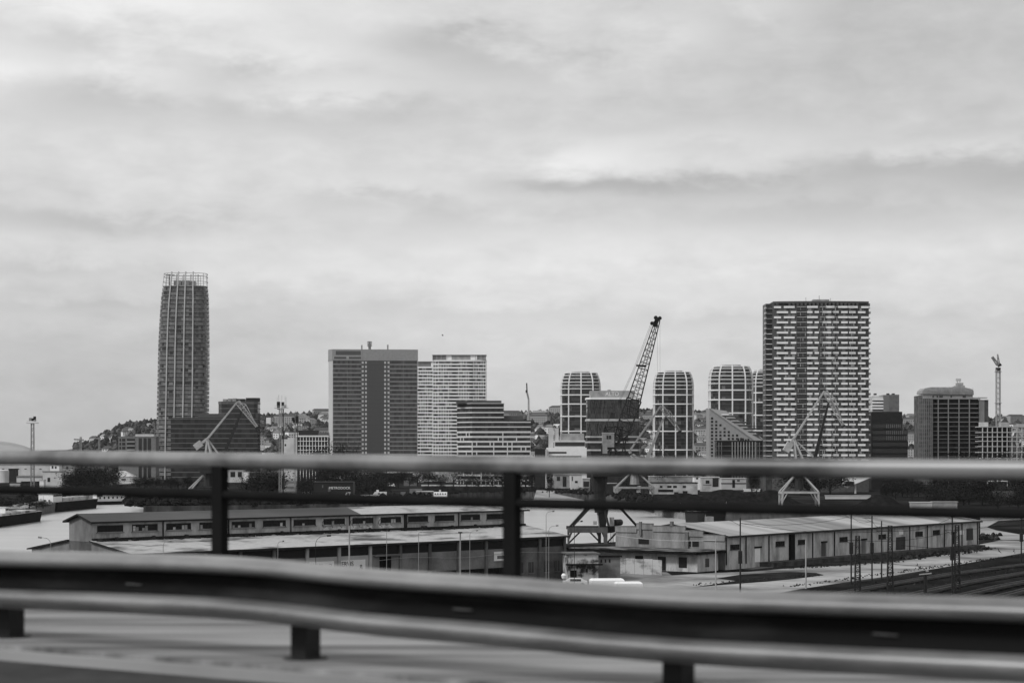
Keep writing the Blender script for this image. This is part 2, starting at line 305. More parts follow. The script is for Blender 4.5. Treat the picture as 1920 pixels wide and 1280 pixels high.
for k in range(-5, 8):
    s = -.135 + 1.955 * k
    def post(b, s=s):
        for u, ww in ((0, .012),):
            c = [B(s - .045, .10, 0), B(s + .045, .10, 0), B(s + .045, .11, 0), B(s - .045, .11, 0)]; b.prism([(p.x, p.y) for p in c], ZC - .93, ZC - .55, galv_d)
            for e in (-.045, .035): c = [B(s + e, .11, 0), B(s + e + .01, .11, 0), B(s + e + .01, .20, 0), B(s + e, .20, 0)]; b.prism([(p.x, p.y) for p in c], ZC - .93, ZC - .55, galv_d)
        c = [B(s - .045, .03, 0), B(s + .045, .03, 0), B(s + .045, .10, 0), B(s - .045, .10, 0)]; b.prism([(p.x, p.y) for p in c], ZC - .74, ZC - .57, galv_d)
    p_ = part(gr, 'post', post)
    def plate(b, s=s):
        c = [B(s + .10 * math.cos(t), .15 + .10 * math.sin(t), 0) for t in [k_ * math.pi / 8 for k_ in range(16)]]; b.prism([(q.x, q.y) for q in c], ZC - .93, ZC - .922, galv_d)
    part(p_, 'base_plate', plate)
    q0 = -1.07 + 1.93 * k; b = MB(); zz = ztop(max(-14, min(14, q0))) - .146; b.bar(B(q0 - .05, .0, zz), B(q0 + .05, .0, zz - .002), .0028, M('slot_steel', .12, var=.3, scale=9), 6); b.build('slot_cover', gr)
rail_m = M('railing_steel', .02, g2=.20, rough=.36, scale=.8, lo=.40, hi=.56, metal=0, spec=1.0); rail_d = M('black_railing_steel', .009, rough=.8, var=.2, scale=3)
rl_ = thing('bridge_railing', 'round-topped pedestrian railing at the outer edge of the bridge', 'railing')
W2 = 2.0
def tab(T, s):
    for (a, za), (c, zc) in zip(T, T[1:]):
        if s <= c: return za + (zc - za) * (s - a) / (c - a)
    return T[-1][1]
RT1 = [(-17, -.03), (-4.2, -.030), (-2.7, -.0425), (-.3, -.066), (2.5, -.079), (17, -.085)]
RT2 = [(-17, -.22), (-4.2, -.233), (-2.7, -.2426), (-.3, -.268), (2.5, -.278), (17, -.29)]
def pipe(b, zf, r, m, n=20):
    ss = [-16 + k for k in range(33)]; rings = []
    for s in ss:
        c = B(s, W2, zf(s)); rings.append([c + (Vector((.577, .817, 0)) * math.cos(a) + Vector((0, 0, 1)) * math.sin(a)) * r for a in (2 * math.pi * k / n for k in range(n))])
    b.faces([p for r_ in rings for p in r_], [(i * n + j, i * n + (j + 1) % n, (i + 1) * n + (j + 1) % n, (i + 1) * n + j) for i in range(len(ss) - 1) for j in range(n)], m)
part(rl_, 'top_rail', lambda b: pipe(b, lambda s: tab(RT1, s), .0465, rail_m), smooth=True)
part(rl_, 'middle_rail', lambda b: pipe(b, lambda s: tab(RT2, s), .028, rail_d, 10), smooth=True)
for s in (-14.9, -12.82, -10.73, -8.65, -6.56, -4.474, -2.387, -.30, 3.9, 5.9, 8, 10, 12):
    def rp(b, s=s): 
        c = [B(s - .04, W2 - .03, 0), B(s + .04, W2 - .03, 0), B(s + .04, W2 + .03, 0), B(s - .04, W2 + .03, 0)]; b.prism([(q.x, q.y) for q in c], ZC - .93, ZC - .08, rail_d)
    part(rl_, 'post', rp)

# ---------------------------------------------------------------- near warehouse with clerestory
wall_m = M('stained_render', .25, g2=.48, scale=.5, stretch=(1, 1, .3), fine=.3, lo=.34, hi=.56, detail=8)
wall_m2 = M('grimy_render', .09, g2=.18, scale=.25, fine=.2); wall_m3 = M('cream_render', .36, g2=.46, scale=.3, fine=.1)
roof_w = M('patched_pale_roof', .09, g2=.42, scale=.26, stretch=(.4, 1.2, 1), lo=.36, hi=.50, fine=.3, detail=9, rough=.8)
roof_g = M('grey_felt_roof', .07, g2=.12, scale=.1, stretch=(.3, 1, 1)); sill_m = M('weathered_sill', .2, var=.2)
A1 = math.atan2(.722, .692); L1 = 100.2
wh = thing('warehouse', 'long low warehouse with a raised strip of windows and patched pale roof', 'warehouse', (-67, 340, 0), A1)
gab_m = M('gable_render', .13, g2=.24, scale=.3, stretch=(1, 1, .4), fine=.2)
def w1wall(b):
    b.prism([(0, -10.6), (L1, -10.6), (L1, 16.8), (0, 16.8)], 0, 8.0, wall_m2)
    for x in (0, L1): # gables
        e = -.02 if x == 0 else .02
        pts = [(x + e, -10.6, 0), (x + e, 16.8, 0), (x + e, 16.8, 8.1), (x + e, 6.1, 9.8), (x + e, 0, 9.8), (x + e, -10.6, 8.1)]
        b.face(pts if x else pts[::-1], gab_m)
part(wh, 'wall', w1wall)
def lowroof(b):
    for s_ in (0, 1):
        y0, y1 = (0, -11.4) if s_ == 0 else (6.15, 17.6)
        a = [(-.5, y0, 10.0), (L1 + .5, y0, 10.0), (L1 + .5, y1, 8.25), (-.5, y1, 8.25)]; c = [(x, y, z - .22) for x, y, z in a]
        if s_: a, c = a[::-1], c[::-1]
        b.faces(a + c, [(3, 2, 1, 0), (4, 5, 6, 7)], roof_w); b.faces(a + c, [(0, 1, 5, 4), (1, 2, 6, 5), (2, 3, 7, 6), (3, 0, 4, 7)], roof_d)
part(wh, 'roof', lowroof)
part(wh, 'gutter', lambda b: b.box(-.6, L1 + .6, -11.62, -11.42, 7.95, 8.2, steel_d))
def cwall(b):
    b.prism([(0, 0), (L1, 0), (L1, 6.15), (0, 6.15)], 8.2, 13.2, wall_m)
    for x in (0, L1):
        e = -.02 if x == 0 else .02; pts = [(x + e, 0, 8.3), (x + e, 6.15, 8.3), (x + e, 6.15, 13.1), (x + e, 3.07, 14.1), (x + e, 0, 13.1)]; b.face(pts if x else pts[::-1], gab_m)
part(wh, 'clerestory', cwall)
def croof(b):
    for x0, x1, m in ((-.7, 57, roof_g), (57, L1 + .7, roof_w)):
        pts = [(x0, -.9, 12.98), (x1, -.9, 12.98), (x1, 3.07, 14.22), (x0, 3.07, 14.22), (x0, 7.05, 12.98), (x1, 7.05, 12.98)]
        lo = [(x, y, z - .28) for x, y, z in pts]; b.faces(pts, [(0, 1, 2, 3), (3, 2, 5, 4)], m)
        b.faces(pts + lo, [(6, 9, 8, 7), (9, 10, 11, 8), (0, 6, 7, 1), (4, 5, 11, 10), (0, 3, 9, 6), (3, 4, 10, 9), (1, 7, 8, 2), (2, 8, 11, 5)], roof_d)
part(wh, 'clerestory_roof', croof)
for k in range(14):
    x = 3.55 + 6.83 * k
    def win(b, k=k, x=x):
        b.box(x - 2.45, x + 2.45, -.06, .10, 11.30, 12.25, gl_d)
        for e in (-2.5, 2.4): b.box(x + e, x + e + .1, -.10, .12, 11.22, 12.33, steel_d)
        b.box(x - 2.4, x + 2.4, -.10, .12, 12.25, 12.33, steel_d)
        rr = random.Random(k)
        for j in range(1, 8):
            xx = x - 2.45 + j * .61; b.box(xx - .025, xx + .025, -.085, -.06, 11.3, 12.25, steel_d)
            if rr.random() < (.42 if k in (1, 2, 3, 4, 5, 6) else .12): h = rr.uniform(.35, .85); b.box(xx - .55, xx - .05, -.075, -.061, 11.32, 11.32 + h, rr.choice((offw, conc, conc_l)))
        b.box(x - 2.4, x + 2.4, -.085, -.06, 11.76, 11.79, steel_d)
    wo_ = part(wh, 'window', win)
    part(wo_, 'sill', lambda b, x=x: b.box(x - 2.7, x + 2.7, -.22, 0, 11.08, 11.2, sill_m))
    def vent(b, x=x):
        rr = random.Random(int(x)); 
        for j in range(3): a = rr.uniform(-.5, .5); b.bar((x + 1 + a, -.7, 9.6), (x + 1 + a, -.7, 10.25 + rr.random() * .3), .5, steel_d, 8, r2=.25)
    if k not in (4, 9): part(wh, 'roof_vent', vent)
for k in range(8):
    x = 15.3 + 13.66 * k - (0 if k < 8 else 0)
    if x < L1: part(wh, 'downpipe', lambda b, x=x - 15.3 + 14.0: (b.bar((x, -.14, 10), (x, -.14, 12.9), .11 if k != 4 else .35, steel_d, 8)))
part(wh, 'flashing', lambda b: (b.box(0, L1, -.5, -.02, 9.9, 10.3, roof_d)))
rcl = random.Random(12)
part(wh, 'roof_moss', lambda b: [b.box(0, L1, -.3, -.03, 9.85, 10.15, roof_d)] + [b.prism([(x + rcl.uniform(.2, 1.4) * math.cos(t), -.6 - rcl.uniform(0, .8) + rcl.uniform(.2, .6) * math.sin(t)) for t in [6.28 * q / 7 for q in range(7)]], 9.6, 10.0 + rcl.uniform(0, .35), roof_d) for x in [1 + 1.05 * j for j in range(94)] if rcl.random() < .8])
# graffiti on two bays
def graf(b, x0, x1, seed):
    rr = random.Random(seed); b.box(x0, x1, -.032, 0, 10.35, 12.5, M('sprayed_pale_paint', .42, g2=.72, scale=.9, lo=.4, hi=.6, fine=.2))
    for j in range(3):
        x = x0 + (x1 - x0) * (j + .5) / 3; pts = [(x + .7 * math.cos(t) * rr.uniform(.7, 1.2), -.05, 11.45 + .8 * math.sin(t) * rr.uniform(.7, 1.1)) for t in [rr.uniform(0, 1) + .55 * q for q in range(9)]]
        b.tube(pts, .04, steel_d, 4)
part(wh, 'graffiti', lambda b: graf(b, 55.0, 60.5, 3)); part(wh, 'graffiti', lambda b: graf(b, 62.0, 66.2, 9)); part(wh, 'graffiti', lambda b: graf(b, 48.2, 54.2, 5))
# front facade bays
step = L1 / 14
for k in range(15):
    part(wh, 'pilaster', lambda b, x=min(max(k * step, .3), L1 - .3): b.box(x - .3, x + .3, -11.0, -10.6, 0, 7.9, wall_m3 if k in (5, 6, 7) else wall_m2))
for k in range(14):
    x0 = k * step + .35; x1 = (k + 1) * step - .35; pale = k in (5, 6); mm = wall_m3 if pale else M('bay_render', .15, g2=.25, scale=.3, fine=.2)
    if k < 12: part(wh, 'bay_panel', lambda b: b.box(x0, x1, -10.78, -10.6, 2.9, 6.3, mm))
    part(wh, 'strip_window', lambda b: b.box(x0, x1, -10.72, -10.6, 6.35, 7.8, gl_d))
    if k in (8, 9, 10, 11): part(wh, 'gate', lambda b: (b.box(x0 + .1, x1 - .1, -10.74, -10.6, 0, 2.85, rail_d), [b.box(x, x + .06, -10.8, -10.74, 0, 2.85, steel_d) for x in (x0 + 1.6, x0 + 3.2, x0 + 4.8)]))
    if k in (12, 13):
        for xx in (x0 + 1.2, x0 + 4.0): part(wh, 'window', lambda b: (b.box(xx, xx + 1.3, -10.68, -10.6, 1.6, 3.6, gl_m), b.box(xx - .1, xx + 1.4, -10.75, -10.6, 1.45, 1.58, sill_m), b.box(xx + .62, xx + .68, -10.7, -10.68, 1.6, 3.6, sill_m)))
    if k == 7: part(wh, 'door', lambda b: (b.box(x0 + 1.9, x0 + 4.6, -10.84, -10.6, 1.2, 6.2, rail_d), b.box(x0 + .4, x1, -11.4, -10.6, 6.0, 6.25, conc_d)))
part(wh, 'cable', lambda b: b.tube([(52 + 48 * t / 12, -10.95 - .05, 5.3 + .25 * math.sin(t * .9)) for t in range(13)], .045, steel_w, 4))
def plate_sign(name, label, x, z, W, H, lines, parent_rot=A1, yb=-10.92):
    o = Matrix.Translation((-67, 340, 0)) @ Matrix.Rotation(A1, 4, 'Z') @ Vector((x, yb, z)); s = thing(name, label, 'sign', o, A1)
    part(s, 'board', lambda b: b.box(-W / 2, W / 2, -.02, .06, -H / 2, H / 2, white))
    for txt, size, dx, dz, rot in lines:
        t = text(s, txt, size, (dx, -.05, dz), rail_d, ext=.01)
        if rot: t.rotation_euler = (math.pi / 2, math.radians(-90), 0)
    return s
plate_sign('wall_sign', 'white wall sign reading PREDAJ PNEU on the near warehouse', 38.6, 4.1, 6.2, 3.0, [('PREDAJ', 1.05, -1.2, .75, 0), ('PNEU', .8, 2.35, .1, 1), ('PNEUMATIK', .75, -.9, -.6, 0)])
plate_sign('wall_sign', 'white wall sign reading SERVIS on the near warehouse', 45.8, 4.1, 6.2, 3.0, [('SERVIS', 1.15, -1.3, .85, 0), ('PREZODUV', .9, -.8, -.45, 0), ('&', 1.5, 2.1, .1, 0)])
s_ = plate_sign('wall_sign', 'small pale hanging sign beside the dark gates of the near warehouse', 82.4, 5.0, 3.4, 1.7, [])
part(s_, 'panel_stripe', lambda b: b.box(-.9, 1.3, -.04, -.02, -.5, .1, conc_d))

# ---------------------------------------------------------------- far warehouse on the right
A2 = math.atan2(99, 73.4); D2 = Vector((math.cos(A2), math.sin(A2))); L2 = 123.2; O2 = Vector((43.6, 436))
def wx(px): k = (px - 960) / F; return (k * O2.y - O2.x) / (D2.x - k * D2.y)
def wz(px, py): Y = O2.y + wx(px) * D2.y; return zy(py, Y)
w2 = thing('warehouse', 'right-hand rendered warehouse with pitched pale streaked roof and loading platform', 'warehouse', (O2.x, O2.y, 0), A2)
wm2 = M('blotchy_render', .26, g2=.52, scale=.5, stretch=(1, 1, .3), fine=.3, lo=.36, hi=.56, detail=8); wm2d = M('grey_end_render', .15, g2=.28, scale=.4, stretch=(1, 1, .3), fine=.25)
roof_s = M('streaked_sheet_roof', .17, g2=.42, scale=.06, stretch=(2.2, .12, 1), lo=.36, hi=.62, fine=.1, rough=.7)
def w2w(b):
    b.prism([(0, 0), (L2, 0), (L2, 26.9), (0, 26.9)], 0, 7.0, wm2)
    prof_ = [(0, 7.1), (5.2, 7.1), (5.2, 7.9), (9.5, 7.9), (9.5, 8.7), (17.5, 8.7), (17.5, 9.1), (21.5, 9.1), (21.5, 8.4), (26.9, 8.4)]
    b.faces([(-.06, y, 0) for y in (0, 26.9)] + [(-.06, y, z) for y, z in prof_] , [tuple([0] + list(range(2, 12)) + [1])], wm2d)
    for (y0, z0), (y1, z1) in zip(prof_[::2], prof_[1::2]): b.box(-.3, .2, y0, y1, z0 - 1.2, z0, wm2d); b.box(-.38, .28, y0, y1, z0, z0 + .1, conc_d)
part(w2, 'wall', w2w)
def w2r(b):
    for s_ in (0, 1):
        a = [(.3, -.7, 6.95), (L2 + .5, -.7, 6.95), (L2 + .5, 13.4, 9.2), (.3, 13.4, 9.2)]
        if s_: a = [(x, 26.8 - y, z) for x, y, z in a][::-1]
        c = [(x, y, z - .25) for x, y, z in a]; b.faces(a, [(0, 1, 2, 3)], roof_s); b.faces(a + c, [(7, 6, 5, 4), (0, 4, 5, 1), (1, 5, 6, 2), (2, 6, 7, 3), (3, 7, 4, 0)], roof_d)
part(w2, 'roof', w2r)
part(w2, 'gutter', lambda b: b.box(-.1, L2 + .5, -.95, -.72, 6.55, 6.9, steel_d))
for px in (1361, 1398, 1441, 1523, 1564, 1633, 1705, 1738, 1770, 1803, 1832):
    part(w2, 'downpipe', lambda b, x=min(wx(px), L2 - .3): b.bar((x, -.14, 1.0), (x, -.14, 6.7), .13, steel_d, 8))
part(w2, 'recess', lambda b: b.box(wx(1479), wx(1487), -.5, .0, 1.0, 6.7, rail_d))
for a, c, py0, py1 in ((1369, 1386, 1020, 1030), (1454, 1471, 1014, 1024), (1496, 1510, 1011, 1020), (1574, 1589, 1006, 1015), (1647, 1661, 1001, 1010), (1716, 1730, 996, 1005), (1749, 1762, 993, 1002)):
    m_ = (a + c) / 2; o = part(w2, 'window', lambda b: (b.box(wx(a), wx(c), -.05, .1, wz(m_, py1), wz(m_, py0), gl_d), [b.box(wx(a) + (wx(c) - wx(a)) * j / 4 - .03, wx(a) + (wx(c) - wx(a)) * j / 4 + .03, -.08, -.05, wz(m_, py1), wz(m_, py0), steel_d) for j in (1, 2, 3)]))
    part(o, 'sill', lambda b: b.box(wx(a) - .1, wx(c) + .1, -.16, -.05, wz(m_, py1) - .12, wz(m_, py1), conc_d))
for a, c, py0, py1, mt, lb in ((1415, 1425, 1027, 1053, white, 'white door'), (1540, 1548, 1017, 1042, gl_m, None), (1615, 1623, 1012, 1038, conc_d, None), (1784, 1791, 999, 1020, gl_d, None)):
    m_ = (a + c) / 2; z0 = max(1.1, wz(m_, py1)); part(w2, 'door', lambda b: (b.box(wx(a), wx(c), -.06, .1, z0, wz(m_, py0), mt), b.box(wx(a) - .15, wx(c) + .5, -.2, -.0, wz(m_, py0), wz(m_, py0) + .35, rail_d)), label=lb)
for a, c, py0, py1 in ((1680, 1697, 1006, 1030), (1812, 1824, 990, 1012)):
    m_ = (a + c) / 2; part(w2, 'gate', lambda b: (b.box(wx(a), wx(c), -.07, .1, max(1.1, wz(m_, py1)), wz(m_, py0), steel_d), [b.box(wx(a) + j * .7, wx(a) + j * .7 + .08, -.12, -.07, 1.2, wz(m_, py0), conc_d) for j in range(1, 5)]))
for px in (1685, 1798): part(w2, 'notice_board', lambda b: b.box(wx(px), wx(px + 8), -.1, 0, wz(px, 1002), wz(px, 994), white))
part(w2, 'loading_platform', lambda b: (b.box(14, L2 - 3, -3.2, 0, 0, 1.05, M('platform_concrete', .035, g2=.09, scale=.4)), b.prism([(6, -3.0), (14, -3.2), (14, -.2), (6, -.2)], 0, .12, conc_d, poly2=[(13.6, -3.2), (14, -3.2), (14, -.2), (13.6, -.2)])))
part(w2, 'buttress', lambda b: b.box(-.6, -.07, 8.6, 9.4, 3.6, 7.6, conc_d))
part(w2, 'chimney', lambda b: (b.box(-.5, -.06, 20.2, 20.75, 6.6, 9.5, conc_d)))
part(w2, 'chimney', lambda b: (b.box(-.3, .3, 12.6, 13.2, 8.5, 9.7, conc_d)))
for y, z in ((8.2, 4.6), (6.3, 4.6), (18.5, 4.8)): part(w2, 'window', lambda b: (b.box(-.12, 0, y, y + 2.6 * (1 if y > 10 else .6), z, z + 1.1, gl_d)))
# annex in front of the end wall
an = thing('annex_building', 'low flat-roofed annex with dark overhanging canopy before the grey end wall', 'building', (O2.x, O2.y, 0), A2)
part(an, 'wall', lambda b: b.prism([(-10, .5), (-2, .5), (-2, 27), (-10, 27)], 0, 3.5, wm2))
part(an, 'canopy', lambda b: (b.box(-12.2, -.4, -.6, 30.5, 3.55, 3.62 + .5, rail_d), b.box(-12.3, -.4, -.7, 30.6, 4.125, 4.2, M('dirty_canopy', .03, g2=.20, scale=.25, lo=.45, hi=.6, fine=.3))))
for y in (3, 8, 13.5): part(an, 'door' if y == 8 else 'window', lambda b: b.box(-10.08, -9.9, y, y + 1.9, .1 if y == 8 else .8, 2.9, gl_d))
for y in (2.2,): part(an, 'window', lambda b: b.box(-7, -5.6, .42, .55, .9, 2.6, gl_d))
pf = thing('concrete_fence', 'pale concrete panel wall sprayed with a dark swoosh before the annex', 'fence', tuple(G(1241, 1078)[:2]) + (0,), A2 + math.pi / 2 - .05)
for k in range(9): part(pf, 'panel', lambda b, x=k * 2.2: b.box(x, x + 2.14, -.06, .06, 0, 3.0 + .1 * (k % 2), M('sprayed_panel', .14, g2=.44, scale=.28, stretch=(1, 1, 1.6), lo=.36, hi=.52, fine=.1)))
hb = thing('graffiti_hut', 'small two-storey hut covered in graffiti between the two warehouses', 'hut', tuple(G(1066, 1092)[:2]) + (0,), .15)
gfm = M('graffiti_render', .05, g2=.50, scale=.55, lo=.42, hi=.56, fine=.1)
part(hb, 'wall', lambda b: b.prism(rect(5.6, 6), 0, 5.2, gfm)); part(hb, 'roof', lambda b: b.box(-.3, 5.9, -.3, 6.3, 5.203, 5.45, conc_d))
part(hb, 'canopy', lambda b: b.box(-.5, 6.2, -1.2, -.02, 3.25, 3.5, rail_d)); part(hb, 'door', lambda b: b.box(.3, 1.5, -.06, 0, 0, 2.3, rail_d))
for x in (2.3, 3.2): part(hb, 'window', lambda b: b.box(x, x + .4, -.05, 0, 1.9, 2.6, gl_d))
br = thing('brick_annex', 'plain grey brick side building beside the graffiti hut', 'building', tuple(G(1120, 1088)[:2]) + (0,), .15)
part(br, 'wall', lambda b: b.prism(rect(4.4, 12), 0, 4.4, M('grey_blockwork', .13, g2=.2, scale=.8))); part(br, 'roof', lambda b: b.box(-.3, 4.7, -.3, 12.3, 4.403, 4.7, rail_d)); part(br, 'window', lambda b: [b.box(x, x + .3, -.05, 0, 3.4, 4.0, gl_d) for x in (.6, 1.4, 2.2)])
ls = thing('flat_shed', 'long black low shed along the quay behind the graffiti hut', 'shed', P(1063, 1035, 452).xy.to_3d(), .05)
part(ls, 'wall', lambda b: b.prism(rect(9, 6), 0, 3.9, rail_d)); part(ls, 'roof', lambda b: b.box(-.3, 9.3, -.3, 6.3, 3.903, 4.5, roof_d))
# ---------------------------------------------------------------- skyline
GD = [gl_d] * 5 + [gl_m] * 2 + [gl_l]
# 1 tapering round-cornered residential tower
Y1 = 1900; mp_ = Y1 / F
t1 = thing('residential_tower', 'tallest tapering dark tower with thin white vertical fins and an open crown frame', 'tower', ((344 - 960) * (Y1 + 18) / F, Y1 + 18, 0))
TW = [(508, 309.5, 388.5), (535, 306.5, 389), (560, 303, 391), (600, 300, 391.8), (650, 297.5, 392.3), (720, 296, 392), (790, 294.5, 391), (898, 293, 390)]
def tprof(z):
    py = HOR - (z - ZC) * F / Y1; py = min(max(py, 508), 898)
    for a, c in zip(TW, TW[1:]):
        if a[0] <= py <= c[0]:
            t = (py - a[0]) / (c[0] - a[0]); return (a[1] + (c[1] - a[1]) * t, a[2] + (c[2] - a[2]) * t)
def tpoly(z, e=0.): xl, xr = tprof(z); return superell(((xl + xr) / 2 - 344) * mp_, 0, (xr - xl) / 2 * mp_ + e, 17 + e - (0 if z < 150 else (z - 150) * .06), 44, 3.2)
fh = 3.83; nf = 45
rt = random.Random(11)
for k in range(nf):
    z = k * fh; pl = tpoly(z)
    part(t1, 'window_band', lambda b: cells(b, off(pl, -1.3), z + 2.1, z + fh - .3, 4.6, [gl_d] * 4 + [gl_m] * 2, rt))
    def bal(b):
        rr = rt; n = len(pl); ins = off(pl, -.15); b.prism(pl, z - .3, z + .05, conc)
        k_ = rt.random()
        for i in range(n):
            c = pl[i]; d = pl[(i + 1) % n]; 
            m = rr.choice([balc] * 7 + [balc_l] * 3 + [balc_d] * 3 + [gl_d])
            if (k in (22, 30, 8) and .2 < k_ < .8) and rr.random() < .6: m = gl_d
            b.face([(c[0], c[1], z + .05), (d[0], d[1], z + .05), (d[0], d[1], z + (2.6 if m is not balc_l else 2.3)), (c[0], c[1], z + (2.6 if m is not balc_l else 2.3))], m)
    part(t1, 'balcony_band', bal)
ztop1 = nf * fh
part(t1, 'roof', lambda b: b.prism(tpoly(ztop1), ztop1 - .3, ztop1 + .6, conc))
for fx in (-.56, -.23, .11, .46):
    for sy in (-1, 1):
        def fin(b):
            zs = [0 + 8 * j for j in range(int(ztop1 / 8) + 1)] + [ztop1, ztop1 + 7, zy(508.5, Y1)]; pts = []
            for z in zs:
                xl, xr = tprof(z); a = (xr - xl) / 2 * mp_; cx_ = ((xl + xr) / 2 - 344) * mp_; bb = 17 - (0 if z < 150 else (z - 150) * .06)
                pts.append((cx_ + fx * a, sy * (bb + .35) * (1 - abs(fx) ** 3.2) ** (1 / 3.2), z))
            b.tube(pts, .72, conc_l, 4)
        part(t1, 'vertical_fin', fin)
def crown(b):
    for z in (ztop1 + 4.5, ztop1 + 9, zy(511, Y1)):
        p = tpoly(z, .1); b.tube([(x, y, z) for x, y in p + p[:1]], .28, steel_w, 4)
    for j in range(0, 44, 4): b.tube([(*tpoly(z, .1)[j], z) for z in (ztop1, ztop1 + 5, zy(511, Y1))], .26, steel_w, 4)
part(t1, 'crown_frame', crown)
part(t1, 'plant_room', lambda b: [b.box(x0, x1, -5, 5, ztop1 + .6, zz, balc_l) for x0, x1, zz in ((-8, -1.6, ztop1 + 6), (-.6, 6.2, ztop1 + 6), (7.6, 11, ztop1 + 5.2))])
part(t1, 'facade_crane', lambda b: (b.bar((-11.8, -6, ztop1 + .6), (-11.8, -6, ztop1 + 11), .6, steel_d), b.bar((-15, -6, ztop1 + 10.8), (-7, -6, ztop1 + 10.4), .45, steel_d)))
# 2 dark glass office block beside it
gdd = [M('office_glass', .028, rough=.25, var=0), M('office_glass_b', .038, rough=.25, var=0), M('office_glass_c', .02, rough=.2, var=0)]
line_m = M('thin_line_cladding', .15, var=.1)
Yo = 1760; o_, W_, t_a = site(320, 483, Yo, 2)
ob = thing('office_block', 'dark glass office block with thin pale floor lines left of the two masts', 'building', o_, t_a)
s1 = Yo / F; fh2 = 9.1 * s1
polyA = rect(W_, 30); n_lo = int(zy(782, Yo) / fh2)
storeys(ob, polyA, 0, fh2, n_lo, fh2 - .55, gdd, line_m, steel_d, step=3.2, inset=.25, mr=.1)
zl = n_lo * fh2; part(ob, 'roof', lambda b: (b.prism(rect(W_, 30), zl, zl + .6, roof_d), b.prism(rect(W_ - 50 * s1, 26, 50 * s1, 2), zl + .6, zl + 4.0, M('roof_plant_screen', .09, var=.15))))
x2 = (407 - 320) * s1; pr = [(W_ - 3, -.0), (W_, 4), (W_, 28), (x2, 28), (x2, 8), (x2 + 3, 2.5), (x2 + 9, .0)][::-1]; pr = [(x, y + .6) for x, y in pr][::-1]
pr = [(x2 + 9, .6), (W_ - 3, .6), (W_, 4), (W_, 28), (x2, 28), (x2, 8), (x2 + 3, 2.8)]
ntop = int((zy(757, Yo) - zl - .6) / fh2) + 1
storeys(ob, pr, zl + .6, fh2, ntop, fh2 - .5, gdd, line_m, None, step=5, inset=.25)
zt = zl + .6 + ntop * fh2; part(ob, 'roof', lambda b: b.prism(pr, zt, zt + 1.6, balc_d)); 
part(ob, 'roof_plant', lambda b: ([b.box(x2 + x, x2 + x + w_, 6, 16, zt + 1.6, zt + 1.6 + h, m) for x, w_, h, m in ((4, 3, 2, conc), (8, 3, 2.4, conc), (12, 3, 2.6, conc), (15, 7, 2.2, steel_d), (23, 11, 3, steel_d))]))
# 3 tower 115
Yt = 1876; o_, W_, t_a = site(623.5, 783, Yt, 5.5)
tw = thing('office_tower', 'broad grey slab tower with pale blank side wall and chequered vertical strips', 'tower', o_, t_a)
sm = W_ / 160.; Dp = 27; fh3 = 8.05 * Yt / F; H3 = zy(654.5, Yt); zc3 = zy(675.5, Yt); nfl = int(zc3 / fh3)
side_m = M('side_cladding', .52, var=.08, scale=.05, stretch=(1, 1, .3)); tb = M('tower_band', .27, var=.1); tg = [M('tower_glass', .065, rough=.3, var=0), M('tower_glass_b', .085, rough=.3, var=0), M('tower_glass_c', .05, rough=.3, var=0)]
# the narrow side wall turns towards the left
part(tw, 'wall', lambda b: b.prism([(0, 0), (W_, 0), (W_, Dp), (-3.2, Dp), (-3.2, 8)], 0, zc3, side_m))
part(tw, 'crown', lambda b: (b.prism([(-.3, -.3), (W_ + .3, -.3), (W_ + .3, Dp), (-3.6, Dp), (-3.6, 8)], zc3, H3, M('crown_cladding', .30, var=.06, scale=.5)), [b.box(sm * x, sm * x + .15, -.42, -.3, zc3, H3, tb) for x in range(56, 160, 8)]))
part(tw, 'louvre_strip', lambda b: (b.box(sm * 6, sm * 53, -.38, -.3, H3 - 5.0, H3 - 1.5, tg[1])))
def sgn(b):
    rr = random.Random(4)
    b.box(sm * 1, sm * 54, -.40, -.3, zc3 + 1.2, zc3 + 3.6, M('sign_band', .36, var=0))
    for j in range(22):
        x = sm * (3 + 2.3 * j)
        if j in (10, 11): continue
        b.box(x, x + 1.0, -.5, -.4, zc3 + 1.5, zc3 + 3.3, tg[1])
part(tw, 'sign_band', sgn)
for k in range(nfl):
    z = zc3 - (k + 1) * fh3
    for x0, x1 in ((1, 54), (107, 159)):
        def wb(b):
            n = 12; a = sm * x0; c = sm * x1
            for j in range(n): b.face([(a + (c - a) * j / n, -.05, z + .9), (a + (c - a) * (j + 1) / n, -.05, z + .9), (a + (c - a) * (j + 1) / n, -.05, z + fh3), (a + (c - a) * j / n, -.05, z + fh3)], R.choice(tg))
            for j in range(n + 1): b.box(a + (c - a) * j / n - .09, a + (c - a) * j / n + .09, -.18, -.05, z + .9, z + fh3, tb if j % 6 == 0 else tg[0])
        part(tw, 'window_band', wb); part(tw, 'spandrel_band', lambda b: b.box(sm * x0, sm * x1, -.25, 0, z, z + .9, tb))
part(tw, 'centre_glazing', lambda b: (b.box(sm * 54, sm * 107, -.1, 0, 0, zc3, tg[1]), [b.box(sm * x - .08, sm * x + .08, -.2, -.1, 0, zc3, tg[0]) for x in range(66, 98, 3)], [b.box(sm * 65, sm * 96, -.16, -.1, zc3 - fh3 * j - .1, zc3 - fh3 * j + .1, tg[0]) for j in range(nfl)]))
for x in (55.0, 61.0, 97.0, 103.5): part(tw, 'chequer_strip', lambda b: [b.box(sm * x, sm * (x + 3.4), -.3, -.1, zc3 - (j + .72) * fh3, zc3 - (j + .22) * fh3, side_m) for j in range(nfl)])
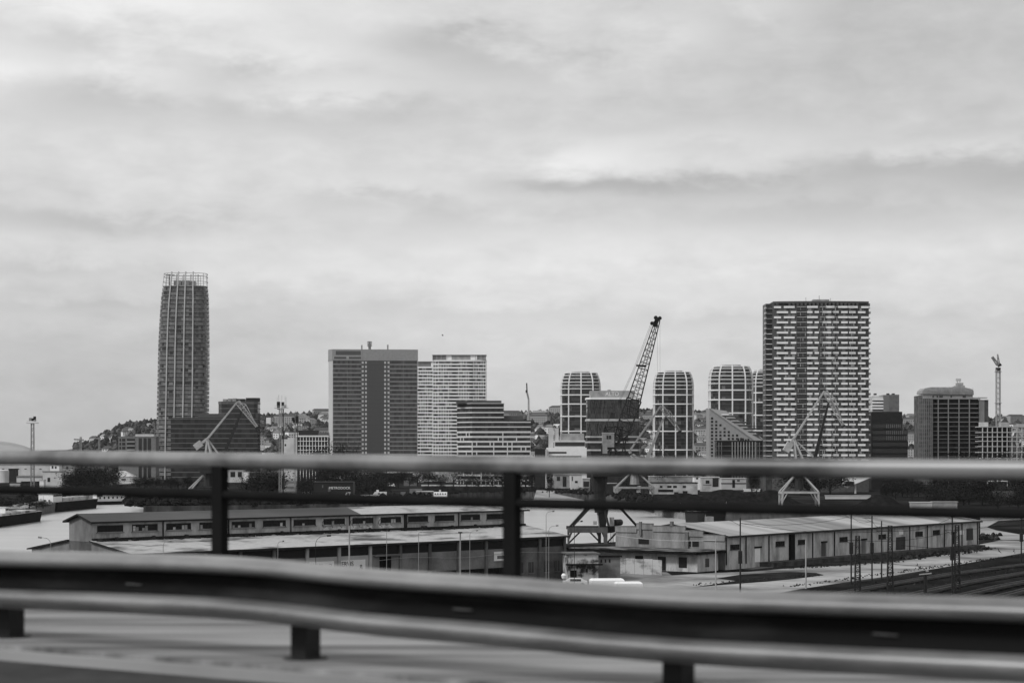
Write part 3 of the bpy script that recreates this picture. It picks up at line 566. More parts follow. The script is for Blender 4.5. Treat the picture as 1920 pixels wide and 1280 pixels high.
part(tw, 'roof_plant', lambda b: (b.box(sm * 54, sm * 56.5, 4, 8, H3, H3 + 4, tb), b.box(sm * 103, sm * 105.5, 4, 8, H3, H3 + 4.4, tb), b.bar((sm * 70, 6, H3), (sm * 70, 6, H3 + 5), 1.2, tb, 6), [b.box(sm * 70 - 2, sm * 70 + 2, 4, 8, H3 + z, H3 + z + 1, tb) for z in (3, 4.6, 6.2)], b.bar((sm * 70, 6, H3 + 4), (sm * 70, 6, H3 + 7.4), .9, tb, 4)))
# 4 pair of white balcony towers
def white_tower(label, pa, pb, pt, Yw, D, kink, hat):
    o_, W_, t_a = site(pa, pb, Yw, 0); r_ = thing('apartment_tower', label, 'tower', o_, t_a, group='white balcony towers')
    fh = 6.55 * Yw / F; H = zy(pt + 10, Yw); n = int(H / fh); z0 = H - n * fh
    poly = [(0, 2.5), (5, 2.2), (5.5, 0), (W_ * kink, 0), (W_, 3.5), (W_, D), (0, D)] if kink else rect(W_, D)
    storeys(r_, poly, z0, fh, n, fh * .54, [gl_d] * 4 + [gl_m] * 3 + [gl_l] * 2 + [gl_x], white, white, step=2.4, inset=1.0, mr=.42, skip=.3, sn='balcony_band')
    part(r_, 'wall', lambda b: b.prism(off(poly, -1.4), 0, z0 + .1, white))
    rn = random.Random(3)
    for k in range(n):
        if kink:
            for x in (W_ * .38, W_ * .68): part(r_, 'loggia', lambda b: b.box(x, x + 3.4, -.12, .2, z0 + k * fh + .05, z0 + k * fh + fh * .5, gl_d))
    part(r_, 'penthouse', lambda b: ([b.box(x0 * W_, x1 * W_, 2.5, D - 2, H, zy(pt + 1, Yw), m) for x0, x1, m in hat], b.box(-.2, W_ + .1, 1.2, D, zy(pt + .8, Yw), zy(pt, Yw), conc_l), [b.box(W_ * x, W_ * x + .35, 1.4, 1.8, H, zy(pt, Yw), conc_l) for x in (0, .08, .16, .25, .82, .9, .99)]))
    return r_
white_tower('lower white banded apartment tower showing behind the broad grey slab tower', 770, 829, 677, 2180, 24, 0, ((.2, .62, balc_l), (.66, .99, white)))
white_tower('taller white apartment tower with balcony bands behind the stepped office block', 810.5, 912, 664.5, 2080, 26, .72, ((0, .25, balc_l), (.26, .355, white), (.36, .7, conc), (.705, .8, white), (.82, .99, conc)))
# 5 stepped office block
Y5 = 1600; s5 = Y5 / F
o_, W_, t_a = site(885, 945, Y5, 0)
st = thing('office_block', 'stepped office block of dark ribbon windows and pale bands in front of the white towers', 'building', o_, t_a)
cb = M('pale_band_cladding', .56, var=.06); fh = 9.0 * s5; H = zy(763, Y5); n = int(H / fh); z0 = H - n * fh
pl = [(0, 0), (60 * s5, 0), (60 * s5, 22), (-30 * s5, 22), (-28.5 * s5, 13)]
pr_ = [(40 * s5, -1.5), (110 * s5, -1.5), (110 * s5, 20), (60 * s5, 21.9), (40 * s5, 21.9)]
for poly, nn in ((pl, n), (pr_, n - 3)):
    for k in range(nn):
        z = z0 + k * fh; low = k < n - 5
        part(st, 'window_band', lambda b: (cells(b, off(poly, -.5), z, z + fh * (.62 if low else .76), 2.4, gdd + [gl_d, gl_m]), mullions(b, off(poly, -.3), z, z + fh * .62, 3.6, .55, cb, (.12 + .07 * k)) if low else mullions(b, off(poly, -.3), z, z + fh * .8, 2.4, .1, steel_d)))
        part(st, 'spandrel_band', lambda b: b.prism(poly, z + fh * (.62 if low else .76), z + fh, cb))
part(st, 'roof', lambda b: (b.prism(off(pl, -.2), H, H + 2.6, steel_d), b.prism(off(pl, .15), H + 2.6, H + 3.0, cb), b.prism(off(pr_, -.4), H - 3 * fh, H - 3 * fh + 1.0, roof_d)))
part(st, 'roof_plant', lambda b: (b.box(-12, 13.5 * 1, 4, 16, H + 3, zy(751, Y5), balc_d), b.box(48 * s5, 96 * s5, 4, 15, H - 3 * fh + 1, zy(779, Y5), balc_d), b.box(4, 22, 3, 16, H + 3, zy(750.5, Y5), balc_d)))
# 6 low pale buildings behind the rail, middle
lb = thing('low_office', 'low white building with dark strip windows and blank stair slabs by the left dome tower', 'building', P(1025, HOR, 1450).xy.to_3d(), 0)
s6 = 1450 / F
def bx(b, a, c, yt, yb, y0, y1, m, X0=1025, Yq=1450): b.box((a - X0) * Yq / F, (c - X0) * Yq / F, y0, y1, max(0, zy(yb, Yq)) if yb < 880 else 0, zy(yt, Yq), m)
part(lb, 'wall', lambda b: (bx(b, 1025, 1100, 839, 890, 0, 14, white), bx(b, 1040, 1098, 825, 890, 5, 20, offw), bx(b, 1053, 1096, 812, 840, 9, 22, conc)))
part(lb, 'stair_slab', lambda b: (bx(b, 1029, 1038, 802, 880, 8, 12, conc_l))); part(lb, 'stair_slab', lambda b: (bx(b, 1041, 1048, 802, 880, 9, 13, conc_l)))
part(lb, 'window_band', lambda b: bx(b, 1041, 1097, 828.5, 836, 4.8, 5, gl_d)); part(lb, 'window_band', lambda b: (bx(b, 1029, 1062, 846.5, 849.5, -.2, 0, gl_d))); part(lb, 'window_band', lambda b: (bx(b, 1029, 1090, 854, 857, -.2, 0, gl_d)))
db = thing('black_box_building', 'small black cubic building left of the low white one', 'building', P(1003, HOR, 1440).xy.to_3d(), 0)
part(db, 'wall', lambda b: (bx(b, 1003, 1022, 841, 890, 0, 14, steel_d, 1003, 1440), bx(b, 1022.5, 1026, 842, 890, 0, 12, conc_l, 1003, 1440))); part(db, 'roof', lambda b: bx(b, 1002.6, 1022.4, 840, 841, -.3, 14.3, conc_d, 1003, 1440))
# 7 dome-topped gridded towers
def dome_tower(label, cx_, hw, top, Yd, rows, cols, dsh=0):
    s = Yd / F; r_ = thing('domed_tower', label, 'tower', ((cx_ - 960) * (Yd + 16) / F, Yd + 16, 0), 0, group='rounded white-gridded towers')
    Zt = zy(top, Yd)
    def wf(z):
        py = HOR - (z - ZC) / s; u = (py - top) / 37.; return 1 if u >= 1 else max(.80, (1 - (1 - max(u, 0)) ** 3.0 * .20))
    def pf_(z, e=0): q = wf(z); return superell(0, 0, hw * s * q + e, 16 * (.4 + .6 * q) + e, 40, 3.4)
    zs = [zy(y, Yd) for y in rows]; fhd = 3.45; k = 0; z = 0
    while z < Zt - 2:
        z1 = min(z + fhd, Zt - 1.2)
        def fl(b, z=z, z1=z1):
            p0 = pf_(z, -1.0); p1 = pf_(z1, -1.0); n = len(p0)
            for i in range(n):
                j = (i + 1) % n; m = R.choice([gl_d] * 9 + [gl_m] * 2 + [gl_l]); mm = lambda a, c, t: (a[0] + (c[0] - a[0]) * t, a[1] + (c[1] - a[1]) * t)
                b.face([(*p0[i], z), (*p0[j], z), (*p1[j], z1), (*p1[i], z1)], m)
            b.prism(pf_(z, -.75), z, z + .35, balc_d)
        part(r_, 'window_band', fl); z = z1
    part(r_, 'roof', lambda b: (b.prism(pf_(Zt, -.6), Zt - 1.2, Zt - .5, balc_l), b.prism(pf_(Zt, -7), Zt - .5, Zt + 1, conc_l)))
    for zz in zs: part(r_, 'grid_ring', lambda b: b.tube([(x, y, zz) for x, y in pf_(zz) + pf_(zz)[:1]], .85 if zz < zs[5] else .5, white, 4))
    zl = [j * 8. for j in range(int((Zt - 22) / 8) + 1)] + [Zt - 20 + 2 * j for j in range(11)]
    for fx in cols:
        for sy in (-1, 1):
            part(r_, 'grid_column', lambda b: b.tube([(fx * hw * s * wf(z), sy * 16 * (.4 + .6 * wf(z)) * (1 - min(abs(fx), .995) ** 3.4) ** (1 / 3.4), z) for z in zl], .85, white, 4))
    return r_
rows1 = [698.5, 703.5, 709.5, 716, 722, 728.5, 740, 757, 780, 808, 843, 880]
dome_tower('leftmost domed dark tower with white grid, half behind the office with lettering', 1088.5, 37.5, 697.5, 2140, rows1, (-.98, -.62, 0, .60, .98))
rows2 = [697, 701, 708, 715, 722, 729, 740, 757, 780, 808, 843, 880]
dome_tower('domed dark tower with white grid right of the tall lattice boom', 1262.5, 37.5, 695.5, 2120, rows2, (-.98, -.58, .05, .62, .97))
rows3 = [686.5, 690.5, 697, 704, 711, 718.5, 731, 749, 774, 805, 842, 880]
dome_tower('tallest domed dark tower with white grid behind the slanted roof building', 1370, 41, 684.5, 1990, rows3, (-.98, -.6, 0, .60, .97))
rows4 = [695, 698, 704, 710, 717, 724, 736, 754, 778, 807, 842, 880]
dome_tower('domed dark tower with white grid mostly hidden by the striped tower', 1438, 33, 692.5, 2180, rows4, (-.98, -.74, -.1, .6, .97))
# 8 office with lettering
Y8 = 1700; s8 = Y8 / F; o_, W_, t_a = site(1100, 1200, Y8, 0)
al = thing('office_building', 'office with wavy vertical fins and white roof lettering behind the tall lattice crane', 'building', o_, t_a)
pa_ = [(0, 2), (3, 0), (38 * s8, -.8), (W_ - 2, 0), (W_, 2), (W_, 28), (0, 28)]
zr = [(785, 789), (817, 820), (827, 830), (842, 845)]; ys = [747, 756, 765, 775, 785, 795, 806, 817, 827, 835, 842, 852, 862, 872, 888]
for ya, yb in zip(ys, ys[1:]):
    z1 = zy(ya, Y8); z0 = max(0, zy(yb, Y8)); z0 = 0 if yb == 888 else z0
    part(al, 'window_band', lambda b: (cells(b, off(pa_, -.6), z0, z1, 3, gdd + [gl_d, gl_m]), b.prism(off(pa_, -.4), z0, z0 + .5, steel_d)))
for ya, yb in [(745, 748.5)] + zr: part(al, 'pale_band', lambda b: b.prism(off(pa_, .3), zy(yb, Y8), zy(ya, Y8), white if ya == 745 else conc_l))
fm = M('fin_metal', .13, var=.3)
def fins(b, za, zb, m=fm):
    a = random.Random(int(za)); n = 46
    for j in range(n):
        x = 2 + (W_ - 4) * j / n + a.uniform(-.2, .2); ph = x * .25; pts = [(x + .7 * math.sin(ph + q * .9), -1.1 + (.2 if x < 12 or x > 36 else 0), za + (zb - za) * q / 6) for q in range(7)]
        if a.random() < .8: b.tube(pts, .16, m, 4)
part(al, 'fin_screen', lambda b: fins(b, zy(785, Y8), zy(749, Y8))); part(al, 'fin_screen', lambda b: fins(b, zy(817, Y8), zy(789, Y8)))
part(al, 'crown', lambda b: (b.box(7 * s8, W_ - 10 * s8, 2, 24, zy(745, Y8), zy(732, Y8), M('crown_screen', .33, var=.05)), b.box(8 * s8, 33 * s8, 1.9, 2, zy(743, Y8), zy(734, Y8), conc), b.box(3, 8 * s8, 1, 24, zy(745, Y8), zy(741, Y8), conc_l), b.box(40 * s8, 46 * s8, 6, 10, zy(732, Y8), zy(730, Y8), conc)))
text(al, 'ALTO', 4.2, (48 * s8, 1.7, zy(738.5, Y8)), white, ext=.15)
# 9 slanted roof building
Y9 = 1560; s9 = Y9 / F; o_, W_, t_a = site(1330, 1437, Y9, 0)
sb = thing('slanted_building', 'wedge-shaped building with long sloping panelled roof and small square windows', 'building', o_, t_a)
zA = zy(766, Y9); zB = zy(820.5, Y9); xB = 106 * s9; zF = zy(826, Y9)
pm = M('perforated_cladding', .31, var=.1); 
part(sb, 'wall', lambda b: (b.faces([(0, 0, 0), (xB, 0, 0), (xB, 0, zF - 2), (84 * s9, 0, zF), (0, 0, zA), (0, 26, 0), (xB, 26, 0), (xB, 26, zB), (38 * s9, 26, zy(772, Y9)), (0, 26, zA)], [(0, 1, 2, 3, 4), (6, 5, 9, 8, 7), (5, 0, 4, 9), (1, 6, 7, 2)], pm)))
def slroof(b):
    A = [(0, -.3, zA + .3), (84 * s9, -.3, zF + .3), (xB, 4, zF - .5), (xB, 26, zB + .3), (38 * s9, 26, zy(768.5, Y9)), (6 * s9, 18, zA + .6)]
    b.face(A, M('sloping_roof', .30, var=.12, scale=.1)); b.face([(x, y, z - .5) for x, y, z in A][::-1], pm)
    b.tube(A[:2], .5, conc, 4)
part(sb, 'roof', slroof)
for k in range(7):
    t = .2 + .1 * k; x0 = 84 * s9 * t; z = zA + (zF - zA) * t
    part(sb, 'roof_terrace', lambda b: (b.box(x0 + 3, x0 + 15, 4, 15, z - 1.2, z + .1 + .0, M('terrace_void', .16, var=.2)), b.box(x0 + 3, x0 + 8, 4, 6, z + .1, z + 1.0, white), b.tube([(x0 + 2, 3, z - .4), (x0 + 18, 3.2, z - 1.0)], .3, steel_d, 4)))
for r in range(17):
    zz = zy(784 + 6.4 * r, Y9)
    if zz < 2: break
    xm = min(84 * s9, (zA - zz - 4) / (zA - zF) * 84 * s9)
    part(sb, 'window_row', lambda b: [b.box(x, x + 1.55, -.12, .2, zz - .75, zz + .75, gl_d if (int(x * 7) + r) % 5 else gl_m) for x in [1.2 + 3.05 * j for j in range(14)] if x < xm - 2 and R.random() < .95])
fb_ = thing('louvred_block', 'flat-topped block with close pale vertical piers standing before the sloping roof', 'building', P(1344, HOR, 1500).xy.to_3d(), 0)
def lv(b):
    S = 1500 / F; b.box(0, 92 * S, 0, 16, 0, zy(827, 1500), gl_d)
    b.box(-.3, 92 * S, -.3, 16, zy(827, 1500), zy(825.5, 1500), steel_d)
part(fb_, 'wall', lv)
for j in range(9): part(fb_, 'pier', lambda b: b.box((28 + 5.4 * j) * .375, (29.6 + 5.4 * j) * .375, -.9, 0, 0, zy(828, 1500), conc))
for j in range(5): part(fb_, 'floor_band', lambda b: b.box(0, 92 * .375, -.35, 0, zy(836 + 9 * j, 1500), zy(835 + 9 * j, 1500), conc_d))
for x in (3, 8, 74, 79, 86): part(fb_, 'pier', lambda b: b.box(x * .375, (x + 1.6) * .375, -.5, 0, 0, zy(829, 1500), conc_d))
part(fb_, 'roof_plant', lambda b: [b.box((40 + x) * .375, (43 + x) * .375, 3, 6, zy(826, 1500), zy(821 + x % 3, 1500), steel_d) for x in (0, 5, 9, 14, 19)])
# 10 striped tower
YK = 1300; sK = YK / F; o_, W_, t_a = site(1450, 1629, YK, 0)
kt = thing('striped_tower', 'wide dark brick tower patterned with staggered white spandrels and side balconies', 'tower', o_, t_a)
D_ = 26; fhk = 9.55 * sK; Hk = zy(565, YK); z0k = zy(574, YK); nk = 32; zb = z0k - nk * fhk
bowp = [(W_ * j / 12, -3.2 * (1 - ((j - 6) / 6) ** 2)) for j in range(13)]
plk = bowp + [(W_, D_), (0, D_)]
part(kt, 'wall', lambda b: (b.prism(plk, 0, z0k, brickd)))
def parapet(b):
    b.prism(plk, Hk - 1.2, Hk, brickd)
    for j in range(0, 25):
        x = W_ * j / 24; y = -3.2 * (1 - ((x - W_ / 2) / (W_ / 2)) ** 2)
        if j not in (2, 3, 22, 23): b.box(x - .7, x + .7, y, y + 1, z0k, Hk - 1.2, brickd)
part(kt, 'parapet', parapet); part(kt, 'penthouse', lambda b: (b.prism([(x, y + 2.5) for x, y in bowp] + [(W_, D_ - 1), (0, D_ - 1)], z0k, Hk - 1.3, M('penthouse_wall', .16, var=.3, scale=.2))))
part(kt, 'roof_plant', lambda b: (b.box(W_ * .43, W_ * .6, 5, 12, Hk, Hk + 1.6, conc), b.bar((W_ * .5, 8, Hk), (W_ * .5, 8, Hk + 4.2), .15, steel_d), b.bar((W_ * .36, 8, Hk), (W_ * .36, 8, Hk + 3), .12, steel_d), b.bar((W_ * .62, 8, Hk), (W_ * .62, 8, Hk + 2.5), .12, steel_d)))
def yb(x): return -3.2 * (1 - ((x - W_ / 2) / (W_ / 2)) ** 2)
WL = (W_) / 179.
patA = [(0, 14, 1), (19, 39, 1), (41, 62, 0), (63, 82, 1), (85, 100, 0), (102, 112, 1), (117, 135, 1), (139, 156, 1)]
patA = [(1, 14), (19, 39), (62, 82), (97, 107), (102 + 1, 113), (120, 138), (139, 157), (164, 178)]
patB = [(6, 27), (32, 42), (62, 72), (76, 84), (91, 107), (111, 121), (126, 138), (141, 153), (158, 172)]
for k in range(nk):
    z = z0k - (k + 1) * fhk
    if z + fhk < 0: break
    pat = patA if k % 2 == 0 else patB
    def wrow(b):
        for j in range(12):
            (xa, ya), (xc, yc) = bowp[j], bowp[j + 1]; b.faces([(xa, ya - .03, z + .02), (xc, yc - .03, z + .02), (xc, yc - .03, z + fhk - 1.33), (xa, ya - .03, z + fhk - 1.33)], [(0, 1, 2, 3)], brickd)
        spots = [(20, 24), (26, 30), (33, 41), (64, 70), (74, 82), (85, 91), (100, 106), (114, 120), (128, 134), (140, 147), (160, 165), (168, 174), (6, 9)]
        for a, c in spots:
            a += (k % 2) * 1.5; m = R.choice([gl_d] * 2 + [gl_m] * 3 + [gl_l] * 4 + [gl_x] * 2); xa, xc = a * WL, c * WL; y = yb((xa + xc) / 2); b.box(xa, xc, y - .10, y + .3, z + .15, z + fhk - 1.35, m)
        for a, c in ((43, 61), (86, 99), (108, 119), (142, 151)):
            xa, xc = a * WL, c * WL; y = min(yb(xa), yb(xc)); b.box(xa, xc, y - .18, y + .3, z + .3, z + fhk - .3, gl_d); b.box(xa, xc, y - .5, y - .18, z + fhk - .75, z + fhk - .45, conc_l)
            for q in range(4):
                if R.random() < .55: xx = xa + (xc - xa) * (q + .5) / 4; b.box(xx - .25, xx + .25, y - .25, y - .17, z + .3, z + fhk - .9, R.choice((gl_l, conc, gl_m)))
    part(kt, 'window_row', wrow)
    def sprow(b):
        for j in range(12):
            (xa, ya), (xc, yc) = bowp[j], bowp[j + 1]; b.faces([(xa, ya - .12, z + fhk - 1.32), (xc, yc - .12, z + fhk - 1.32), (xc, yc - .12, z + fhk), (xa, ya - .12, z + fhk)], [(0, 1, 2, 3)], brickd)
        for a, c in pat: xa, xc = a * WL, c * WL; y = min(yb(xa), yb(xc)); b.box(xa, xc, y - .32, y + .6, z + fhk - 1.25, z + fhk - .05, white)
    part(kt, 'white_spandrels', sprow)
    def sbal(b):
        if 1:
            hh = z + fhk - 1.0; b.box(-12.6 * WL, -.05, 3 + 2.4, 16, hh - .25, hh + .15, white if k > 4 else conc); 
            b.box(-14 * WL, -11.5 * WL, 4.0, 9, hh - .25, hh + .75 if k < 7 else hh + .1, conc_l)
            b.box(W_ + .05, W_ + (4.6 if k % 2 else 3.4) * WL, 2, 6, hh - .3, hh + (1.0 if k % 2 else .3), conc_l)
    part(kt, 'side_balcony', sbal)
part(kt, 'side_wing', lambda b: (b.box(-12 * WL, -.02, 6.2, 22, 0, zy(568, YK), M('wing_glass', .05, rough=.4, var=.5, scale=.3))))
# 11 dark and grey blocks right of it
Yd = 1380; o_, W_, t_a = site(1634, 1694, Yd, 0); sd_ = Yd / F
dk = thing('dark_office', 'near-black stepped office block right of the striped tower', 'building', o_, t_a)
dm = M('black_cladding', .028, var=.15); 
part(dk, 'wall', lambda b: (b.prism([(0, 0), (68 * sd_, 0), (68 * sd_, 24), (0, 24)], 0, zy(806, Yd), dm), b.prism([(0, .5), (58 * sd_, .5), (60 * sd_, 22), (0, 22)], zy(806, Yd), zy(771.5, Yd), dm)))
for i, (ya, yb_) in enumerate(((795, 802), (807, 814), (817, 825), (829, 836), (841, 849), (852, 860), (866, 875))):
    x1 = 57 if i == 0 else 67; part(dk, 'window_band', lambda b: (b.box(3 * sd_, x1 * sd_, -.08 if i else .42, .6, zy(yb_, Yd), zy(ya, Yd), gl_d), [b.box((28 + 3.6 * j) * sd_, (29 + 3.6 * j + R.random()) * sd_, -.2 if i else .35, .6, zy(yb_, Yd), zy(ya, Yd), balc) for j in range(11) if i < 3 and 28 + 3.6 * j < x1 - 2]))
for i, ya in enumerate((804, 815.5, 827, 838, 850.5, 863)): part(dk, 'floor_line', lambda b: b.box(0, 68 * sd_, -.3, 0, zy(ya + 1, Yd), zy(ya, Yd), steel_d))
gk = thing('grey_apartment_block', 'grey concrete block with white balconies rising behind the near-black office', 'building', P(1637, HOR, 1700).xy.to_3d(), 0); sg_ = 1700 / F
part(gk, 'wall', lambda b: (b.box(0, 20 * sg_, 3, 20, 0, zy(742, 1700), conc_l), b.box(20 * sg_, 31 * sg_, 1, 22, 0, zy(740, 1700), M('grey_panel', .18, var=.1)), b.box(31 * sg_, 49 * sg_, 0, 22, 0, zy(739.5, 1700), conc_d)))
for ya in (747, 753, 759, 764): part(gk, 'balcony', lambda b: b.box(-3 * sg_ if ya > 758 else 0, 20 * sg_, 1.5, 3, zy(ya + 3, 1700), zy(ya, 1700), white)); part(gk, 'window_band', lambda b: b.box(0, 20 * sg_, 2.8, 3, zy(ya + 5, 1700), zy(ya + 3, 1700), gl_m))
part(gk, 'roof_plant', lambda b: [b.box(x * sg_, (x + 4) * sg_, 3, 8, zy(740, 1700), zy(737, 1700), steel_d) for x in (4, 28, 38)])
# 12 tower under construction with scaffolding
YC = 1600; sC = YC / F; o_, W_, t_a = site(1746, 1838, YC, 0)
ct = thing('unfinished_tower', 'tower under construction wrapped in scaffolding with curved roof storey', 'building', o_, t_a)
X_c = lambda px: (px - 1746) * sC
rowsC = [747, 756, 764.5, 773, 781.5, 790, 798.5, 807, 815, 822, 829, 838, 846, 855, 864, 874, 888]
part(ct, 'core', lambda b: b.box(X_c(1748), X_c(1836), 3, 24, 0, zy(748, YC), M('void_dark', .022, var=.4, scale=.3)))
for a in rowsC: part(ct, 'floor_slab', lambda b: b.box(X_c(1746), X_c(1838), 0, 25, max(0, zy(a + 1.2, YC)), max(.5, zy(a, YC)), conc_d if a > 790 else M('slab_grey', .22, var=.15)))
for x in (1747, 1758.5, 1777.5, 1797.5, 1817, 1836.5): part(ct, 'column', lambda b: b.box(X_c(x), X_c(x + 1.5), -.3, 1, 0, zy(747, YC), M('slab_grey', .22)))
part(ct, 'wall', lambda b: (b.box(X_c(1733), X_c(1752), 3, 24, 0, zy(747, YC), M('mesh_dark', .05, g2=.14, scale=.25)), b.box(X_c(1725), X_c(1735), 5, 24, 0, zy(741, YC), M('mesh_dark', .05))))
part(ct, 'attic', lambda b: (b.box(X_c(1732), X_c(1825), 2, 23, zy(747, YC), zy(739.5, YC), M('attic_wall', .34, var=.1)), [b.box(X_c(x), X_c(x + w_), 1.85, 2, zy(745, YC), zy(741, YC), gl_m) for x, w_ in ((1749, 3), (1757, 3), (1762, 7), (1783, 3), (1806, 6))]))
domeC = [(1729, 738), (1730, 732), (1735, 727.5), (1746, 725.5), (1800, 725.5), (1812, 726.5), (1822, 729), (1826, 732), (1826.5, 740)]
part(ct, 'curved_roof', lambda b: (b.faces([(X_c(x), 1, zy(y, YC)) for x, y in domeC] + [(X_c(x), 22, zy(y, YC)) for x, y in domeC], [tuple(range(8, -1, -1))[::-1], tuple(range(17, 8, -1))] + [(i, 9 + i, 10 + i, i + 1) for i in range(8)], conc)))
part(ct, 'scaffold', lambda b: ([b.bar((X_c(1722.5 + 3.5 * j), -1.5, 0), (X_c(1722.5 + 3.5 * j), -1.5, zy(738 - (j > 1) * 6, YC)), .2, steel_g) for j in range(8)], [b.bar((X_c(1722), -1.5, z), (X_c(1747), -1.5, z), .2, steel_g) for z in [3.0 * q for q in range(1, 23)]], [b.bar((X_c(1740 + 6 * j), -.2, zy(741, YC)), (X_c(1740 + 6 * j), -.2, zy(727, YC)), .12, steel_g) for j in range(15)], [b.bar((X_c(1740), -.2, zy(y, YC)), (X_c(1826), -.2, zy(y, YC)), .12, steel_g) for y in (738, 734, 730)]))
part(ct, 'stair_core', lambda b: (b.box(X_c(1838), X_c(1848), 4, 12, 0, zy(749, YC), conc_l), b.box(X_c(1848), X_c(1856), 5, 14, 0, zy(749, YC), conc_d), b.box(X_c(1826), X_c(1852), 1, 8, zy(746, YC), zy(744.5, YC), conc)))
part(ct, 'roof_frame', lambda b: (b.box(X_c(1798), X_c(1809), 5, 12, zy(726, YC), zy(717, YC), conc), b.box(X_c(1796), X_c(1805), 6, 8, zy(714, YC), zy(709, YC), conc_l), b.bar((X_c(1798), 6, zy(718, YC)), (X_c(1798), 6, zy(713, YC)), .2, conc_d), b.bar((X_c(1803), 6, zy(718, YC)), (X_c(1803), 6, zy(713, YC)), .2, conc_d), b.prism([(X_c(1786), 4), (X_c(1812), 4), (X_c(1812), 12), (X_c(1786), 12)], zy(726.5, YC), zy(722, YC), conc, poly2=[(X_c(1796), 4), (X_c(1811), 4), (X_c(1811), 12), (X_c(1796), 12)])))
# 13 concrete frame at the right edge
YF = 1500; sF = YF / F; fr = thing('concrete_frame_building', 'open concrete skeleton of an unfinished low block at the right edge', 'building', P(1842, HOR, YF).xy.to_3d(), 0)
XF = lambda px: (px - 1842) * sF
part(fr, 'core', lambda b: b.box(XF(1846), XF(1896), 6, 20, 0, zy(801, YF), M('void_dark', .022)))
for y in (799, 809.5, 818, 826, 836, 847, 858): part(fr, 'floor_slab', lambda b: b.box(XF(1840), XF(1995), 0, 20, max(.2, zy(y + 1.3, YF)), max(.6, zy(y, YF)), conc_l))
for j in range(17): part(fr, 'column', lambda b: b.box(XF(1842 + 9.2 * j), XF(1843.4 + 9.2 * j), .2, 1.2, 0, zy(800, YF), conc_l))
part(fr, 'roof_plant', lambda b: (b.box(XF(1842), XF(1856), 5, 12, zy(799, YF), zy(791, YF), conc_l), b.box(XF(1880), XF(1895), 4, 12, zy(799, YF), zy(791, YF), conc), b.box(XF(1912), XF(1950), 4, 12, zy(799, YF), zy(794, YF), conc)))
# 14-15 low blocks on the left
lf = thing('low_office', 'low flat-roofed block with wide dark openings left of the tallest tower', 'building', P(222, HOR, 1850).xy.to_3d(), 0); sl_ = 1850 / F
part(lf, 'wall', lambda b: b.box(0, 70 * sl_, 0, 18, 0, zy(819, 1850), M('lf_wall', .2, var=.1)))
for yy in (822, 829.5, 837): part(lf, 'window_band', lambda b: ([b.box(x0 * sl_, x1 * sl_, -.2, 0, zy(yy + 5, 1850), zy(yy, 1850), gl_d) for x0, x1 in ((2, 5), (7, 13), (16, 31))], b.box(16 * sl_, 31 * sl_, -.9, -.2, zy(yy + 6.3, 1850), zy(yy + 5, 1850), conc_l)))
for x in (38, 47, 55): part(lf, 'window_band', lambda b: b.box(x * sl_, (x + 6) * sl_, -.2, 0, 2, zy(821, 1850), gl_d))
part(lf, 'roof', lambda b: (b.box(-.4, 70 * sl_ + .4, -.4, 18.4, zy(819, 1850), zy(817.8, 1850), conc), b.box(14, 30, 4, 12, zy(817.8, 1850), zy(813.5, 1850), conc_l)))
gw = thing('low_office', 'low white-gridded office with black box on its roof beside the dark mast', 'building', P(557, HOR, 1500).xy.to_3d(), 0); sw_ = 1500 / F
part(gw, 'wall', lambda b: (b.box(0, 58 * sw_, 0, 16, 0, zy(819, 1500), gl_d), b.box(-18 * sw_, -.05, 1, 15, 0, zy(820, 1500), offw), b.box(-30 * sw_, -18 * sw_, 2, 14, 0, zy(823, 1500), offw)))
for yy in (818, 826, 835, 843, 852, 861, 870): part(gw, 'floor_band', lambda b: b.box(0, 58.5 * sw_, -.7, 0, zy(yy + 1, 1500), zy(yy, 1500), white))
for j in range(11): part(gw, 'pier', lambda b: b.box((.0 + 5.7 * j) * sw_, (.9 + 5.7 * j) * sw_, -.6, 0, 0, zy(819, 1500), white))
part(gw, 'roof', lambda b: (b.box(-3 * sw_, 59 * sw_, -.9, 16.2, zy(818, 1500), zy(816, 1500), white), b.box(2 * sw_, 39 * sw_, 3, 12, zy(816, 1500), zy(806.5, 1500), steel_d), b.box(39 * sw_, 58 * sw_, 3, 12, zy(816, 1500), zy(811, 1500), balc_d))); part(gw, 'window', lambda b: b.box(-24 * sw_, -21 * sw_, 1.9, 2, zy(836, 1500), zy(832, 1500), gl_d))
